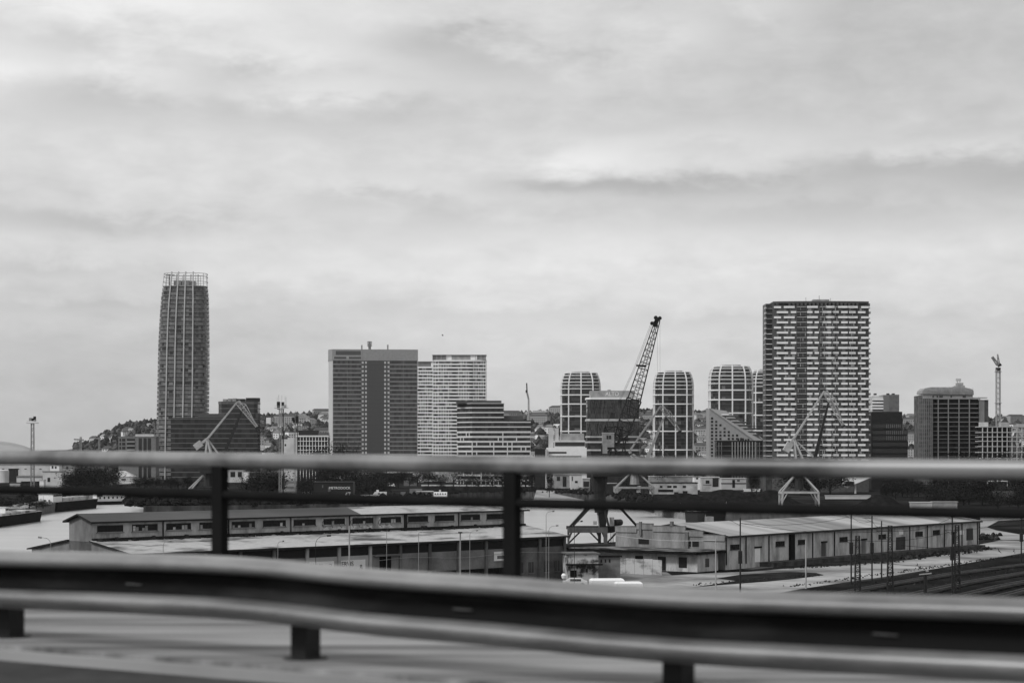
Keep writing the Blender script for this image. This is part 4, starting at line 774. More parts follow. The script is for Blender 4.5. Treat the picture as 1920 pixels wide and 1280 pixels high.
# ---------------------------------------------------------------- harbour cranes
def portal_legs(root, Y, pts, beam, m):
    """pts: leg columns in photo columns with rows (top, bottom); depth offsets give front and rear legs"""
    for px, y0, dz, w_ in pts:
        q = P(px, y0, Y + dz); part(root, 'leg', lambda b: b.bar((q.x - root.location.x, dz, 0), (q.x - root.location.x, dz, q.z), w_ * .7, m, 4, r2=w_))
def lcrane(label, Y, o, tie, boom, jib, knee, cw, legs, hub, base, dark, pale, grp=None, low=None):
    low = low or pale
    s = Y / F; root = thing('harbour_crane', label, 'crane', ((o - 960) * s, Y, 0), 0, grp)
    q = lambda px, py, d=0.: (P(px, py, Y).x - root.location.x, d, P(px, py, Y).z)
    k = s / .22
    part(root, 'tie_beam', lambda b: (b.bar(q(*tie[0], -1 * k), q(*tie[1], 0), .46 * k, pale, 4, r2=.3 * k), b.bar(q(*tie[0], 1 * k), q(*tie[1], .6 * k), .5 * k, pale, 4)))
    part(root, 'main_boom', lambda b: b.bar(q(*boom[0]), q(*boom[1]), 1.05 * k, dark, 4, r2=.5 * k))
    part(root, 'jib', lambda b: (b.lattice(q(*jib[0]), q(*jib[1]), 1.9 * k, .8 * k, 8, .17 * k, pale, up=(0, 1, 0)), b.tube([q(*jib[0]), q(*knee), q(*jib[1])], .2 * k, pale, 4), b.bar(q(*knee), q(*boom[1]), .26 * k, pale), b.bar(q(jib[1][0] - .4, jib[1][1]), q(jib[1][0] + 1, jib[1][1] + 3), .9 * k, steel_d, 6)))
    if cw:
        part(root, 'counterweight', lambda b: b.bar(q(cw[0], cw[1]), q(cw[2], cw[3]), 1.9 * k, pale, 4))
        part(root, 'rear_link', lambda b: (b.bar(q(cw[0], cw[1]), q(*tie[0]), .7 * k, pale, 4), b.bar(q(*tie[0]), q(boom[0][0] - 1, boom[0][1] - 18 * .22 / s if 0 else boom[0][1] - 10), .45 * k, pale, 4)))
    part(root, 'frame', lambda b: [b.bar(q(*tie[0], d), q(hub[0] + e, 864, d * 2), .5 * k, pale, 4) for d in (-1, 1) for e in (-6, 8)])
    part(root, 'machine_house', lambda b: (b.box(q(hub[0] - 14, 862)[0], q(hub[0] + 26, 862)[0], -3.5 * k, 3.5 * k, q(0, hub[1] - 4)[2], q(0, 860)[2], dark)))
    part(root, 'column', lambda b: b.bar((0, 0, q(0, base - 4)[2]), (0, 0, q(0, hub[1] - 5)[2]), 2.0 * k, dark, 10, r2=1.4 * k))
    zb = q(0, base)[2]; wv = 34 * s
    part(root, 'strut', lambda b: [b.bar((x * wv, y * wv, zb), (x * 2.2 * k, y * 2.2 * k, q(0, hub[1])[2]), .36 * k, pale, 4) for x in (-1, 1) for y in (-.6, .6)])
    part(root, 'portal_beam', lambda b: [b.box(-wv, wv, y * wv - .5 * k, y * wv + .5 * k, zb - .75 * k, zb, low) for y in (-.6, .6)] + [b.box(x * wv - .5 * k, x * wv + .5 * k, -.6 * wv, .6 * wv, zb - .9 * k, zb - .05, low) for x in (-1, 1)])
    for x in (-1, 1):
        for y in (-.6, .6): part(root, 'leg', lambda b: (b.bar((x * wv * 1.03, y * wv, 0), (x * wv * .98, y * wv, zb - .5), .42 * k, low, 4, r2=.62 * k), b.bar((x * wv, y * wv, zb * .45), (x * wv * .72, y * wv, zb - .6), .3 * k, low, 4)))
    return root
lcrane('pale double-link harbour crane in front of the striped tower', 880, 1498, ((1488, 822), (1546, 733)), ((1526, 866), (1554, 752)), ((1547, 734), (1581, 797)), (1566, 746), (1473, 846, 1482, 830), None, (1498, 893), 921, steel_d, steel_w, 'double-link harbour cranes')
lcrane('pale double-link harbour crane in front of the dark glass office block', 985, 391, ((389, 822), (444, 754)), ((414, 866), (455, 766)), ((445, 753), (482, 800)), (461, 758), (366, 839, 378, 830), None, (391, 891), 916, steel_d, steel_w, 'double-link harbour cranes', steel_d)
lcrane('slender grey double-link crane between the two free-standing domed towers', 1150, 1190, ((1180, 846), (1239, 761)), ((1211, 866), (1244, 784)), ((1240, 762), (1274, 807)), (1257, 771), None, None, (1195, 889), 912, steel_g, steel_g, 'double-link harbour cranes')
# black lattice-boom portal crane close to the near quay
Yb_ = 460.; sb_ = Yb_ / F; O = (1131 - 960) * sb_
bc = thing('lattice_boom_crane', 'tall black lattice-boom portal crane standing between the two warehouses', 'crane', (O, Yb_, 0), 0)
q = lambda px, py, d=0.: (P(px, py, Yb_).x - O, d, P(px, py, Yb_).z)
blk = M('black_crane_paint', .014, rough=.6, var=.2, scale=2)
part(bc, 'boom', lambda b: (b.lattice(q(1150, 866), q(1168, 806), 2.2, 2.7, 4, .11, blk), b.lattice(q(1168, 806), q(1189, 749), 2.9, 3.1, 4, .13, blk), b.lattice(q(1189, 749), q(1233, 600), 2.75, 1.05, 13, .10, blk), b.lattice(q(1189, 749), q(1233, 600), .9, .35, 13, .06, blk), b.bar(q(1193, 685), q(1212, 686), .28, blk)))
def sheave(b, px, py, r): b.bar(q(px, py, -.25), q(px, py, .25), r, blk, 14)
part(bc, 'boom_head', lambda b: (b.bar(q(1228, 612), q(1234, 595), .55, blk), b.bar(q(1224, 604), q(1230, 612), .5, blk)))
for px, py, r in ((1229.5, 595.5, .42), (1237, 596.5, .42), (1222.5, 606, .4), (1230, 609.5, .42)): part(bc, 'sheave', lambda b: sheave(b, px, py, r))
part(bc, 'pendant_rope', lambda b: [b.tube([q(1221 + e, 608, d), q(1190 + e, 690, d), q(1168 + e, 738, d), q(1134, 800, d)], .028, blk, 4) for e, d in ((0, -.8), (-1.3, .8), (1.8, 0))])
part(bc, 'hoist_rope', lambda b: [b.bar(q(x, 598), q(x, 872), .022, blk, 4) for x in (1237.5, 1232.6)])
part(bc, 'hook_block', lambda b: b.box(q(1234, 0)[0], q(1237.5, 0)[0], -.3, .3, q(0, 884)[2], q(0, 872)[2], blk))
def gantry(b):
    for d in (-1.6, 1.6): b.tube([q(1126, 862, d), q(1134, 800, d), q(1162, 862, d)], .18, blk, 4); b.tube([q(1134, 800, d), q(1168, 800, d), q(1158, 836, d), q(1134, 800, d)], .12, blk, 4); b.bar(q(1140, 846, d), q(1190, 805, d), .14, blk); b.bar(q(1150, 862, d), q(1196, 846, d), .16, blk); b.bar(q(1164, 806, d), q(1176, 862, d), .1, blk)
    b.bar(q(1134, 800, -1.6), q(1134, 800, 1.6), .2, blk); rr = random.Random(5)
    for j in range(26): x = rr.uniform(1134, 1190); y = rr.uniform(805, 862); b.bar(q(x, y, rr.uniform(-1.5, 1.5)), q(x + rr.uniform(-22, 22), y + rr.uniform(-16, 16), rr.uniform(-1.5, 1.5)), .09, blk)
part(bc, 'gantry', gantry)
part(bc, 'cabin', lambda b: (b.box(q(1129, 0)[0], q(1151, 0)[0], -1.8, .8, q(0, 838)[2], q(0, 812)[2], steel_g), b.box(q(1128.5, 0)[0], q(1151.5, 0)[0], -1.9, .9, q(0, 812)[2], q(0, 811)[2], conc_l), b.prism([(q(1129, 0)[0], -1.8), (q(1138, 0)[0], -1.8), (q(1138, 0)[0], .8), (q(1129, 0)[0], .8)], q(0, 850)[2], q(0, 838)[2], steel_g)))
part(bc, 'cabin_window', lambda b: (b.box(q(1136.5, 0)[0], q(1140, 0)[0], -1.86, -1.8, q(0, 823)[2], q(0, 816)[2], gl_d), b.box(q(1141, 0)[0], q(1145, 0)[0], -1.86, -1.8, q(0, 823)[2], q(0, 816)[2], gl_d)))
part(bc, 'machine_house', lambda b: b.box(q(1110, 0)[0], q(1166, 0)[0], -2.6, 2.6, q(0, 893)[2], q(0, 858)[2], blk))
part(bc, 'column', lambda b: (b.bar(q(1124, 922), q(1124, 890), 1.5, blk, 12, r2=1.8), b.bar(q(1126, 960), q(1124, 922), 1.3, blk, 12), b.bar(q(1130, 990), q(1130, 955), .9, blk, 4, r2=1.5), b.bar(q(1124, 990), q(1119, 950), .2, steel_w, 4), b.bar(q(1134, 986), q(1140, 952), .25, steel_g, 4)))
for x0, x1, d0, d1 in ((1068, 1101, -3, -1), (1196, 1162, 6, 2), (1076, 1108, 5, 2), (1140, 1132, -4, -1)): part(bc, 'stay', lambda b: b.bar(q(x0, 986, d0), q(x1, 950, d1), .27, blk, 4))
part(bc, 'portal_beam', lambda b: (b.box(q(1063, 0)[0], q(1138, 0)[0], -3.6, -2.9, q(0, 997)[2], q(0, 987)[2], M('portal_grey', .10, var=.3, scale=.6)), b.box(q(1063, 0)[0], q(1205, 0)[0], 5.2, 6.0, q(0, 993)[2], q(0, 987)[2], blk), b.faces([q(1137, 988, -3.6), q(1200, 986, 5.2), q(1200, 993, 5.2), q(1137, 998, -3.6)], [(0, 1, 2, 3), (3, 2, 1, 0)], steel_d), b.box(q(1112, 0)[0], q(1119, 0)[0], -1, -.8, q(0, 983)[2], q(0, 976)[2], steel_w)))
part(bc, 'control_cabinet', lambda b: (b.box(q(1143, 0)[0], q(1151, 0)[0], -1.5, .2, q(0, 985)[2], q(0, 969)[2], steel_g))); part(bc, 'winch', lambda b: b.bar(q(1152, 979, -.8), q(1164, 979, .8), .7, blk, 10))
for px, d, w_ in ((1065, -3.2, .32), (1134, -3.2, .62), (1126, 5.4, .5), (1200, 5.4, .4)):
    part(bc, 'leg', lambda b: (b.bar((q(px, 0)[0], d, 0), (q(px, 0)[0], d, q(0, 996)[2]), w_ * .7, M('portal_grey', .10) if d < 0 else blk, 4, r2=w_), b.bar((q(px, 0)[0], d, q(0, 1010)[2]), (q(px + (6 if px < 1130 and px != 1126 else -6), 0)[0], d, q(0, 996)[2]), .28, M('portal_grey', .10) if d < 0 else blk)))
for x0, y0, x1, y1, d in ((1067, 1020, 1090, 997, 5), (1107, 998, 1127, 1018, 5), (1140, 1019, 1158, 1000, 5.2)): part(bc, 'brace', lambda b: b.bar(q(x0, y0, d), q(x1, y1, d), .24, blk, 4))
part(bc, 'ladder', lambda b: (b.bar(q(1147, 1022, 5), q(1147, 992, 5), .06, blk), b.bar(q(1152, 1022, 5), q(1152, 992, 5), .06, blk), [b.bar(q(1147, 1022 - 2 * j, 5), q(1152, 1022 - 2 * j, 5), .04, blk) for j in range(15)]))
# tower cranes, masts on the skyline
tcr = thing('tower_crane', 'pale luffing tower crane rising over the concrete skeleton at right', 'crane', P(1871.5, HOR, 1560).xy.to_3d(), 0); S = 1560 / F
qq = lambda px, py, d=0.: ((px - 1871.5) * S, d, zy(py, 1560))
part(tcr, 'mast', lambda b: b.lattice((0, 0, 0), qq(1871.5, 693), 2.8, 2.8, 44, .32, steel_w)); part(tcr, 'turntable', lambda b: b.bar(qq(1871.5, 695), qq(1871.5, 689), 1.9, steel_d, 8)); part(tcr, 'jib', lambda b: (b.lattice(qq(1871, 684), qq(1860.5, 669), 1.8, 1.3, 6, .3, steel_g), b.bar(qq(1860, 670), qq(1864, 676), .8, steel_d))); part(tcr, 'counter_jib', lambda b: b.bar(qq(1871, 686), qq(1877, 683), 1.3, steel_d)); part(tcr, 'apex', lambda b: b.lattice(qq(1873, 685), qq(1870.5, 664), 1.5, .5, 5, .25, steel_g))
part(tcr, 'tie_collar', lambda b: [b.box(-2.2, 2.2, -2.2, 2.2, zy(y + 1, 1560), zy(y, 1560), conc) for y in (755, 696)])
def far_crane(label, px, yt, yb_, Y, jl, jr, jy):
    S = Y / F; r = thing('tower_crane', label, 'crane', P(px, HOR, Y).xy.to_3d(), 0); part(r, 'mast', lambda b: b.lattice((0, 0, 0), (0, 0, zy(yt, Y)), 2.4, 2., 16, .45, steel_g)); part(r, 'jib', lambda b: b.lattice(((jl - px) * S, 0, zy(jy - .7, Y)), ((jr - px) * S, 0, zy(jy + .7, Y)), 1.6, 1.6, 8, .4, steel_g)); return r
far_crane('tiny distant tower crane with level jib on the left horizon', 151.5, 819, 845, 3000, 139, 157, 824)
far_crane('faint distant tower crane against the left hillside', 186, 820, 840, 3300, 178, 189, 821.5)
lc = thing('mobile_crane', 'slim telescopic crane boom pointing up behind the stepped office block', 'crane', P(992, HOR, 1900).xy.to_3d(), 0); S = .475
part(lc, 'boom', lambda b: (b.bar((0, 0, 0), ((991 - 992) * S, 0, zy(748, 1900)), 1.0, steel_w, 6, r2=.8), b.bar(((991 - 992) * S, 0, zy(748, 1900)), ((988 - 992) * S, 0, zy(735, 1900)), .8, steel_g, 6), b.bar(((988.3 - 992) * S, 0, zy(737, 1900)), ((987.5 - 992) * S, 0, zy(718, 1900)), .55, steel_d, 6)))
part(lc, 'hook_block', lambda b: b.box(-3.1, -1.6, -.5, .5, zy(736, 1900), zy(731, 1900), steel_d))
def light_mast(label, px, yt, Y, w_, heads, antenna, col):
    S = Y / F; r = thing('light_mast', label, 'mast', P(px, HOR, Y).xy.to_3d(), 0)
    part(r, 'mast', lambda b: b.lattice((0, 0, 0), (0, 0, zy(yt + 12, Y)), w_ * 1.3, w_, 22, w_ * .14, col) if col is not steel_d else (b.lattice((-.5, 0, 0), (-.5, 0, zy(yt + 12, Y)), w_ * .8, w_ * .7, 26, w_ * .13, steel_g), b.bar((.9, 0, 0), (.9, 0, zy(yt + 10, Y)), w_ * .26, steel_d)))
    for dx, dy, s_, m in heads: part(r, 'floodlight', lambda b: b.box((dx - s_) * S, (dx + s_) * S, -1.2, 0, zy(yt + dy + s_ * 1.6, Y), zy(yt + dy - s_ * 1.2, Y), m))
    part(r, 'platform', lambda b: (b.box(-w_ * 2.2, w_ * 2.2, -w_, w_, zy(yt + 12.5, Y), zy(yt + 11, Y), conc_l), b.box(-w_ * 2.2, w_ * 2.2, -w_, -w_ + .1, zy(yt + 8.5, Y), zy(yt + 8, Y), conc_l)))
    if antenna: part(r, 'antenna', lambda b: [b.bar((x * S, 0, zy(yt + 10, Y)), (x * S, 0, zy(y, Y)), .10, steel_w) for x, y in antenna])
light_mast('thick dark floodlight mast with antennas left of the broad grey slab tower', 527.5, 753, 1050, 1.5, ((-5, 3.5, 3, steel_d), (-5, 10, 2.5, steel_d), (3, 3.5, 2.4, steel_d), (3, 10, 2.6, conc_l), (7.5, 8.5, 2.2, conc)), ((-5, 740), (1, 741), (7, 742), (9, 744), (-8, 745)), steel_d)
light_mast('shorter dark floodlight mast just right of the thick one', 554.5, 781, 1150, .9, ((-4.5, 4, 2.4, steel_d), (2.5, 2.5, 2.6, steel_d), (-3, 8, 2, steel_d), (3, 8, 2.4, steel_d)), ((0, 770),), steel_d)
light_mast('lone lattice floodlight mast at far left above the railing', 61, 781, 1250, 1.5, ((-4, 4.5, 2.0, conc), (1, 5, 2, steel_d), (4.5, 2, 2.2, steel_d), (5, 6, 2, conc)), None, steel_g)
# ---------------------------------------------------------------- port buildings between the rails
def hut(name, label, cat, pa, pb, yt, yb, D=14, wall=offw, roof=conc_d, kind='flat', wins=(), eave=1.2, group=None, wm_=gl_d):
    Y = ZC * F / (yb - HOR); S = Y / F; r = thing(name, label, cat, P(pa, HOR, Y).xy.to_3d(), 0, group); W = (pb - pa) * S; H = zy(yt, Y)
    if kind == 'flat': part(r, 'wall', lambda b: b.prism(rect(W, D), 0, H - .4, wall)); part(r, 'roof', lambda b: b.box(-.3, W + .3, -.3, D + .3, H - .397, H, roof))
    else:
        hr = eave * S; part(r, 'wall', lambda b: b.prism(rect(W, D), 0, H - hr, wall)); i = min(W, D) * .45 if kind == 'hip' else 0
        part(r, 'roof', lambda b: b.faces([(-.5, -.6, H - hr), (W + .5, -.6, H - hr), (W + .5, D + .6, H - hr), (-.5, D + .6, H - hr), (i, D / 2, H), (W - i, D / 2, H)], [(0, 1, 5, 4), (1, 2, 5), (2, 3, 4, 5), (3, 0, 4), (3, 2, 1, 0)], roof))
    for a, c, y0, y1 in wins: part(r, 'window', lambda b: b.box((a - pa) * S, (c - pa) * S, -.12, 0, max(.1, zy(y1, Y)), zy(y0, Y), wm_))
    return r
tin = M('tin_roof', .38, g2=.5, scale=.3); brown = M('grey_shed_boards', .15, var=.15, scale=.4)
hut('terminal_hall', 'very long white hall with pale roof at far left under the top rail', 'hall', -60, 92, 870, 893, 30, offw, white, 'flat', [(4 + 14 * j, 8 + 14 * j, 878, 879.5) for j in range(6)])
tk = thing('storage_tank', 'pale cylindrical tank at the left edge below the long hall', 'tank', P(6, HOR, 1700).xy.to_3d()); part(tk, 'shell', lambda b: b.bar((0, 0, 0), (0, 0, zy(882, 1700)), 4.6, offw, 20)); part(tk, 'lid', lambda b: b.bar((0, 0, zy(882, 1700)), (0, 0, zy(880, 1700)), 4.7, conc_l, 20, r2=2))
hut('silo_block', 'black upright block beside the pale tank', 'silo', 16, 29, 878, 903, 10, steel_d, steel_d)
hut('boat_hall', 'white hall with low curved dark roof in the left port', 'hall', 31, 78, 891, 908, 16, offw, conc_d, 'gable', [], 2.5)
hut('white_house', 'white cubic house with two upright windows at left under the top rail', 'house', 93, 111, 871, 897, 12, white, conc_l, 'flat', [(97, 100, 873, 878), (103, 106, 874, 878)])
hut('port_office', 'plain pale cubic port office with chimney posts', 'building', 80, 116, 883, 915, 14, offw, conc_d, 'flat', [(75 + 14, 94, 895, 903)])
hut('port_house', 'grey two-storey house with arched dark door beside the pale port office', 'house', 117, 133, 885, 913, 12, conc_l, roof_d, 'flat', [(119.5, 124, 897, 906), (123, 126, 888, 892)])
hut('dark_roof_house', 'half-hidden house with grey roof and dark dormer at left', 'house', 117, 136, 871, 890, 12, conc, conc_d, 'hip', [(124, 128, 874, 879)], 5)
for j in range(3): hut('quay_shed', ('small slatted shed with pale posts at the left quay', 'low dark shed with pale front at the left quay', 'white kiosk on the left quay')[j], 'shed', (18, 40, 74)[j], (38, 72, 82)[j], (904, 902, 899)[j], 918, 6, (conc_l, steel_d, white)[j], (steel_d, steel_d, conc_l)[j])
hut('villa', 'pale villa with wide light hipped roof among the dark trees', 'house', 204, 250, 882.5, 902, 18, offw, tin, 'hip', [(206, 209, 896, 899), (212, 215, 896, 899), (219, 222, 896, 899), (228, 236, 897, 900)], 11)
slab('quay_path', [(125, 913), (170, 910), (205, 903), (270, 902), (270, 905), (212, 908), (180, 913)], .05, M('pale_path', .34, var=.1))
hut('terrace_row', 'row of grey houses with pale gables behind the left crane legs', 'building', 285, 366, 876, 897, 14, M('row_grey', .10, g2=.3, scale=.12, lo=.45, hi=.55), roof_d, 'flat', [(308, 312, 881, 890), (322, 326, 883, 889), (338, 343, 881, 886), (352, 355, 882, 890)], 1, None, offw)
hut('arched_hall', 'pale hall with three tall dark openings between the crane and the trees', 'hall', 414, 456, 881, 904, 14, conc_l, conc, 'flat', [(418.5, 426.5, 884, 894), (432, 441, 884, 894), (446, 453.5, 884, 894)])
hut('pale_annex', 'small bright kiosk joined to the right of the arched hall', 'kiosk', 456.5, 465, 884, 905, 8, white, conc_l)
hut('long_roof_shed', 'long shed with bright flat roof behind the thick mast', 'shed', 530, 600, 881, 904, 16, balc_d, white)
sp_ = thing('stepped_ramp', 'broad pale grey stepped ramp below the thick mast', 'ramp', P(530, HOR, 1180).xy.to_3d()); Sp = 1180 / F
part(sp_, 'steps', lambda b: [b.box(-6 * Sp, 22 * Sp, 3 * j, 3 * j + 3, 0, zy(922 - 5 * j, 1180), conc if j % 2 else conc_d) for j in range(6)])
dk_ = thing('floating_dock', 'black floating dock hull lettered METRODOCK 47', 'dock', P(588, HOR, 1090).xy.to_3d()); Sd = 1090 / F
part(dk_, 'hull', lambda b: (b.box(0, 74 * Sd, 0, 14, 0, zy(904, 1090), blk), b.box(-.4, 74 * Sd, -.3, 14, zy(904, 1090), zy(903, 1090), steel_d)))
part(dk_, 'hatch', lambda b: b.box(16 * Sd, 18 * Sd, -.1, 0, zy(914, 1090), zy(909, 1090), conc_d)); part(dk_, 'hatch', lambda b: b.box(27 * Sd, 32 * Sd, -.1, 0, zy(921, 1090), zy(913, 1090), conc_d))
text(dk_, 'METRODOCK', 1.75, (49 * Sd, -.15, zy(914.5, 1090)), white); text(dk_, '47', 3.0, (64 * Sd, -.15, zy(926.5, 1090)), white, ext=.06)
hut('open_shelter', 'long open shelter with bright flat roof right of the floating dock', 'shelter', 712, 773, 885, 906, 10, steel_d, white)
hut('club_house', 'white building with two square windows right of the grey shed', 'building', 753, 835, 887.5, 902, 16, white, white, 'flat', [(805, 810, 893, 898), (811.5, 816, 893, 898)])
hut('club_tower', 'taller white block with a small chimney above the white building', 'building', 772, 793, 885.8, 903.5, 8, white, conc_l)
hut('grey_shed', 'grey boarded shed with two dark windows before the white building', 'shed', 757, 783, 894, 910.5, 8, brown, steel_d, 'flat', [(758.5, 763, 897, 900), (764.5, 769, 897, 900)])
hut('storage_hall', 'long pale storage hall with thin roof line below the top rail centre', 'hall', 836, 954, 888.5, 904, 20, offw, conc_l, 'flat', [(876, 878, 893, 903), (945, 949, 893, 903)])
slab('embankment_road', [(790, 911), (1000, 912), (1000, 909.5), (790, 908.5)], .1, M('pale_path', .34))
b = MB(); c = [(*G(px, 935, -4.9)[:2], -4.9) for px in (800, 870, 940, 1000)] ; 
bk = thing('boat_ramp', 'sloping pale concrete ramp on the far bank below the top rail', 'ramp', (0, 0, 0)); part(bk, 'slope', lambda b: b.faces([tuple(P(1000, 937, 1230)), tuple(P(1096, 939, 1230)), tuple(P(1092, 922, 1290)), tuple(P(1006, 918, 1290)), (20, 1300, -3), (45, 1300, -3)], [(0, 1, 2, 3), (3, 2, 5, 4)], M('ramp_concrete', .2, g2=.34, scale=.12)))
for lab, pa, pb, yt, yb, w_, rf, wn in (('narrow grey block with dark shutter left of the black crane column', 1093, 1106, 896, 922, conc, conc_l, [(1094, 1104.5, 902, 912)]), ('pale house with dark doorway on the far bank centre', 1070, 1091, 889, 917, offw, conc_l, [(1078, 1083, 901, 905), (1072, 1074, 893, 901)]), ('small grey house behind posts on the far bank', 1040, 1068, 890, 915, conc, conc_d, [(1055, 1062, 893, 912), (1044, 1050, 893, 901)]), ('pale low block between posts on the far bank', 1004, 1036, 892, 909, offw, conc, [(1014, 1018, 894, 898), (1026, 1030, 894, 899)]), ('row of bright boat sheds centre right of the storage hall', 962, 1002, 891, 907, conc_l, conc, [(970, 976, 897, 900), (985, 990, 893, 897)])):
    hut('far_bank_house', lab, 'house', pa, pb, yt, yb, 10, w_, rf, 'flat', wn)
hut('framed_kiosk', 'dark kiosk in a pale frame right of the black crane column', 'kiosk', 1132, 1162, 905, 927, 8, blk, conc, 'flat', [(1132.5, 1135, 906, 925), (1150, 1160, 911, 923)], 1, None, conc)
hut('crane_hut', 'upright pale cabin behind the grey crane legs', 'hut', 1194, 1201, 911, 925, 4, conc_l, white)
hut('workshop', 'weathered pale workshop with dark square windows under a long flat roof', 'building', 1221, 1308, 904, 926, 16, M('patchy_white', .24, g2=.52, scale=.15), roof_d, 'flat', [(1237, 1242, 910, 914), (1251, 1259, 910, 914), (1262, 1269, 910, 914), (1280, 1286, 910, 914), (1234, 1262, 917, 922), (1280, 1289, 920, 925), (1264, 1272, 922, 926)])
hut('upper_depot', 'grey depot with bright roof edge behind the workshop', 'building', 1218, 1300, 892, 912, 14, conc, white, 'flat')
hut('roof_edge_house', 'bright narrow house at the right end of the depot', 'house', 1301, 1314, 892.5, 918, 10, white, conc_l, 'flat', [(1305, 1309, 895, 898)])
hut('yard_office', 'cluttered yard office with dark gate and white roof strip', 'building', 1316, 1349, 893.5, 921, 12, M('patchy_white', .24), white, 'flat', [(1336, 1347, 896, 912), (1323, 1330, 900, 906), (1318, 1334, 908, 909)])
hut('pale_depot', 'wide pale depot with dark doorway left of the pale crane', 'building', 1353, 1399, 896, 918, 14, conc_l, offw, 'flat', [(1373, 1378, 899, 914), (1352, 1399, 905, 907), (1382, 1387, 899, 902)])
hut('grey_block', 'plain grey block behind the trees beside the pale depot', 'building', 1400, 1480, 892, 916, 12, M('flat_grey', .10, var=.1), M('flat_grey', .10), 'flat', [(1430, 1431, 893, 914), (1449, 1451, 893, 914)], 1, None, conc)
hut('dark_depot', 'long dark depot with faint pale posts right of the pale crane', 'building', 1505, 1580, 893, 918, 12, M('depot_dark', .03, g2=.07, scale=.1), roof_d, 'flat', [(1559.5, 1561, 900, 916)], 1, None, conc)
pav = thing('canopy_roof', 'white wedge-shaped canopy with a dark sign box near the right end', 'canopy', P(1582, HOR, 1245).xy.to_3d()); Sc = 1245 / F
part(pav, 'roof', lambda b: (b.faces([(x * Sc, y, zy(py, 1245)) for y in (0, 8) for x, py in ((0, 901), (3, 896), (9, 894.5), (52, 894.5), (19, 908), (7, 914), (1, 908))], [(0, 1, 2, 3, 4, 5, 6)[::-1], (7, 8, 9, 10, 11, 12, 13)] + [(i, (i + 1) % 7, 7 + (i + 1) % 7, 7 + i) for i in range(7)], white)))
part(pav, 'sign_box', lambda b: b.box(3 * Sc, 19 * Sc, -.4, 0, zy(911, 1245), zy(902, 1245), steel_d)); part(pav, 'post', lambda b: b.box(21 * Sc, 24 * Sc, 1, 2, 0, zy(907, 1245), conc_l))
hut('parapet_wall', 'long bright wall topped with railing below the wedge canopy', 'wall', 1548, 1632, 928, 935, 1.5, offw, conc_l); hut('parapet_wall', 'thin bright wall strip left behind the pale crane legs', 'wall', 1395, 1425, 916, 921, 1.5, white, white)
for i, (a, c, yt, m, lb) in enumerate(((1708, 1748, 940.5, conc_l, 'pale shipping container before the dark trees at right'), (1748.5, 1795, 939.5, conc, 'grey shipping container right of the pale one'))):
    r = hut('shipping_container', lb, 'container', a, c, yt, 954, 3, m, m, 'flat', [], 1, 'containers by the right trees'); part(r, 'corrugation', lambda b: [b.box(.6 + .8 * j, 1.0 + .8 * j, -.08, 0, .2, zy(yt, 906) - .5, m) for j in range(11)])
hut('boat_shed', 'pale strip-roofed shed with boats far right', 'shed', 1859, 1888, 901, 922, 8, steel_d, white); hut('boat_shed', 'dark slatted shed under the far right trees', 'shed', 1868, 1900, 921, 938, 8, conc_d, conc_d)
# coal piles
def pile(label, px, yt, yb, wpx, seed):
    Y = ZC * F / (yb - HOR); S = Y / F; r = thing('coal_pile', label, 'pile', P(px, HOR, Y).xy.to_3d(), 0, None); rr = random.Random(seed)
    def fn(b):
        n, mr = 28, 8; H = zy(yt, Y); pts = [(0, 0, H)]
        for i in range(1, mr + 1):
            for j in range(n): a = 2 * math.pi * j / n; t = i / mr; q_ = wpx * S / 2 * t * (1 + .06 * math.sin(3 * a + seed)); pts.append((q_ * math.cos(a), q_ * .7 * math.sin(a), max(0, H * (.5 + .5 * math.cos(math.pi * t)) * (1 + rr.uniform(-.04, .04)) if i < mr else -.1)))
        fs = [(0, 1 + j, 1 + (j + 1) % n) for j in range(n)] + [(1 + (i - 1) * n + j, 1 + i * n + j, 1 + i * n + (j + 1) % n, 1 + (i - 1) * n + (j + 1) % n) for i in range(1, mr) for j in range(n)]
        b.faces(pts, fs, M('coal', .008, g2=.02, scale=.5, fine=.3, rough=1))
    part(r, 'heap', fn, smooth=True)
pile('widest black coal pile left of the pale crane', 1360, 917, 946, 200, 1); pile('black coal pile directly behind the pale crane', 1445, 918, 944, 130, 2); pile('low flat black coal pile before the workshop', 1280, 924, 948, 190, 3); pile('small black coal pile between the two big ones', 1408, 922, 943, 60, 5); pile('low dark spoil heap right of the pale crane', 1650, 927, 950, 120, 4)
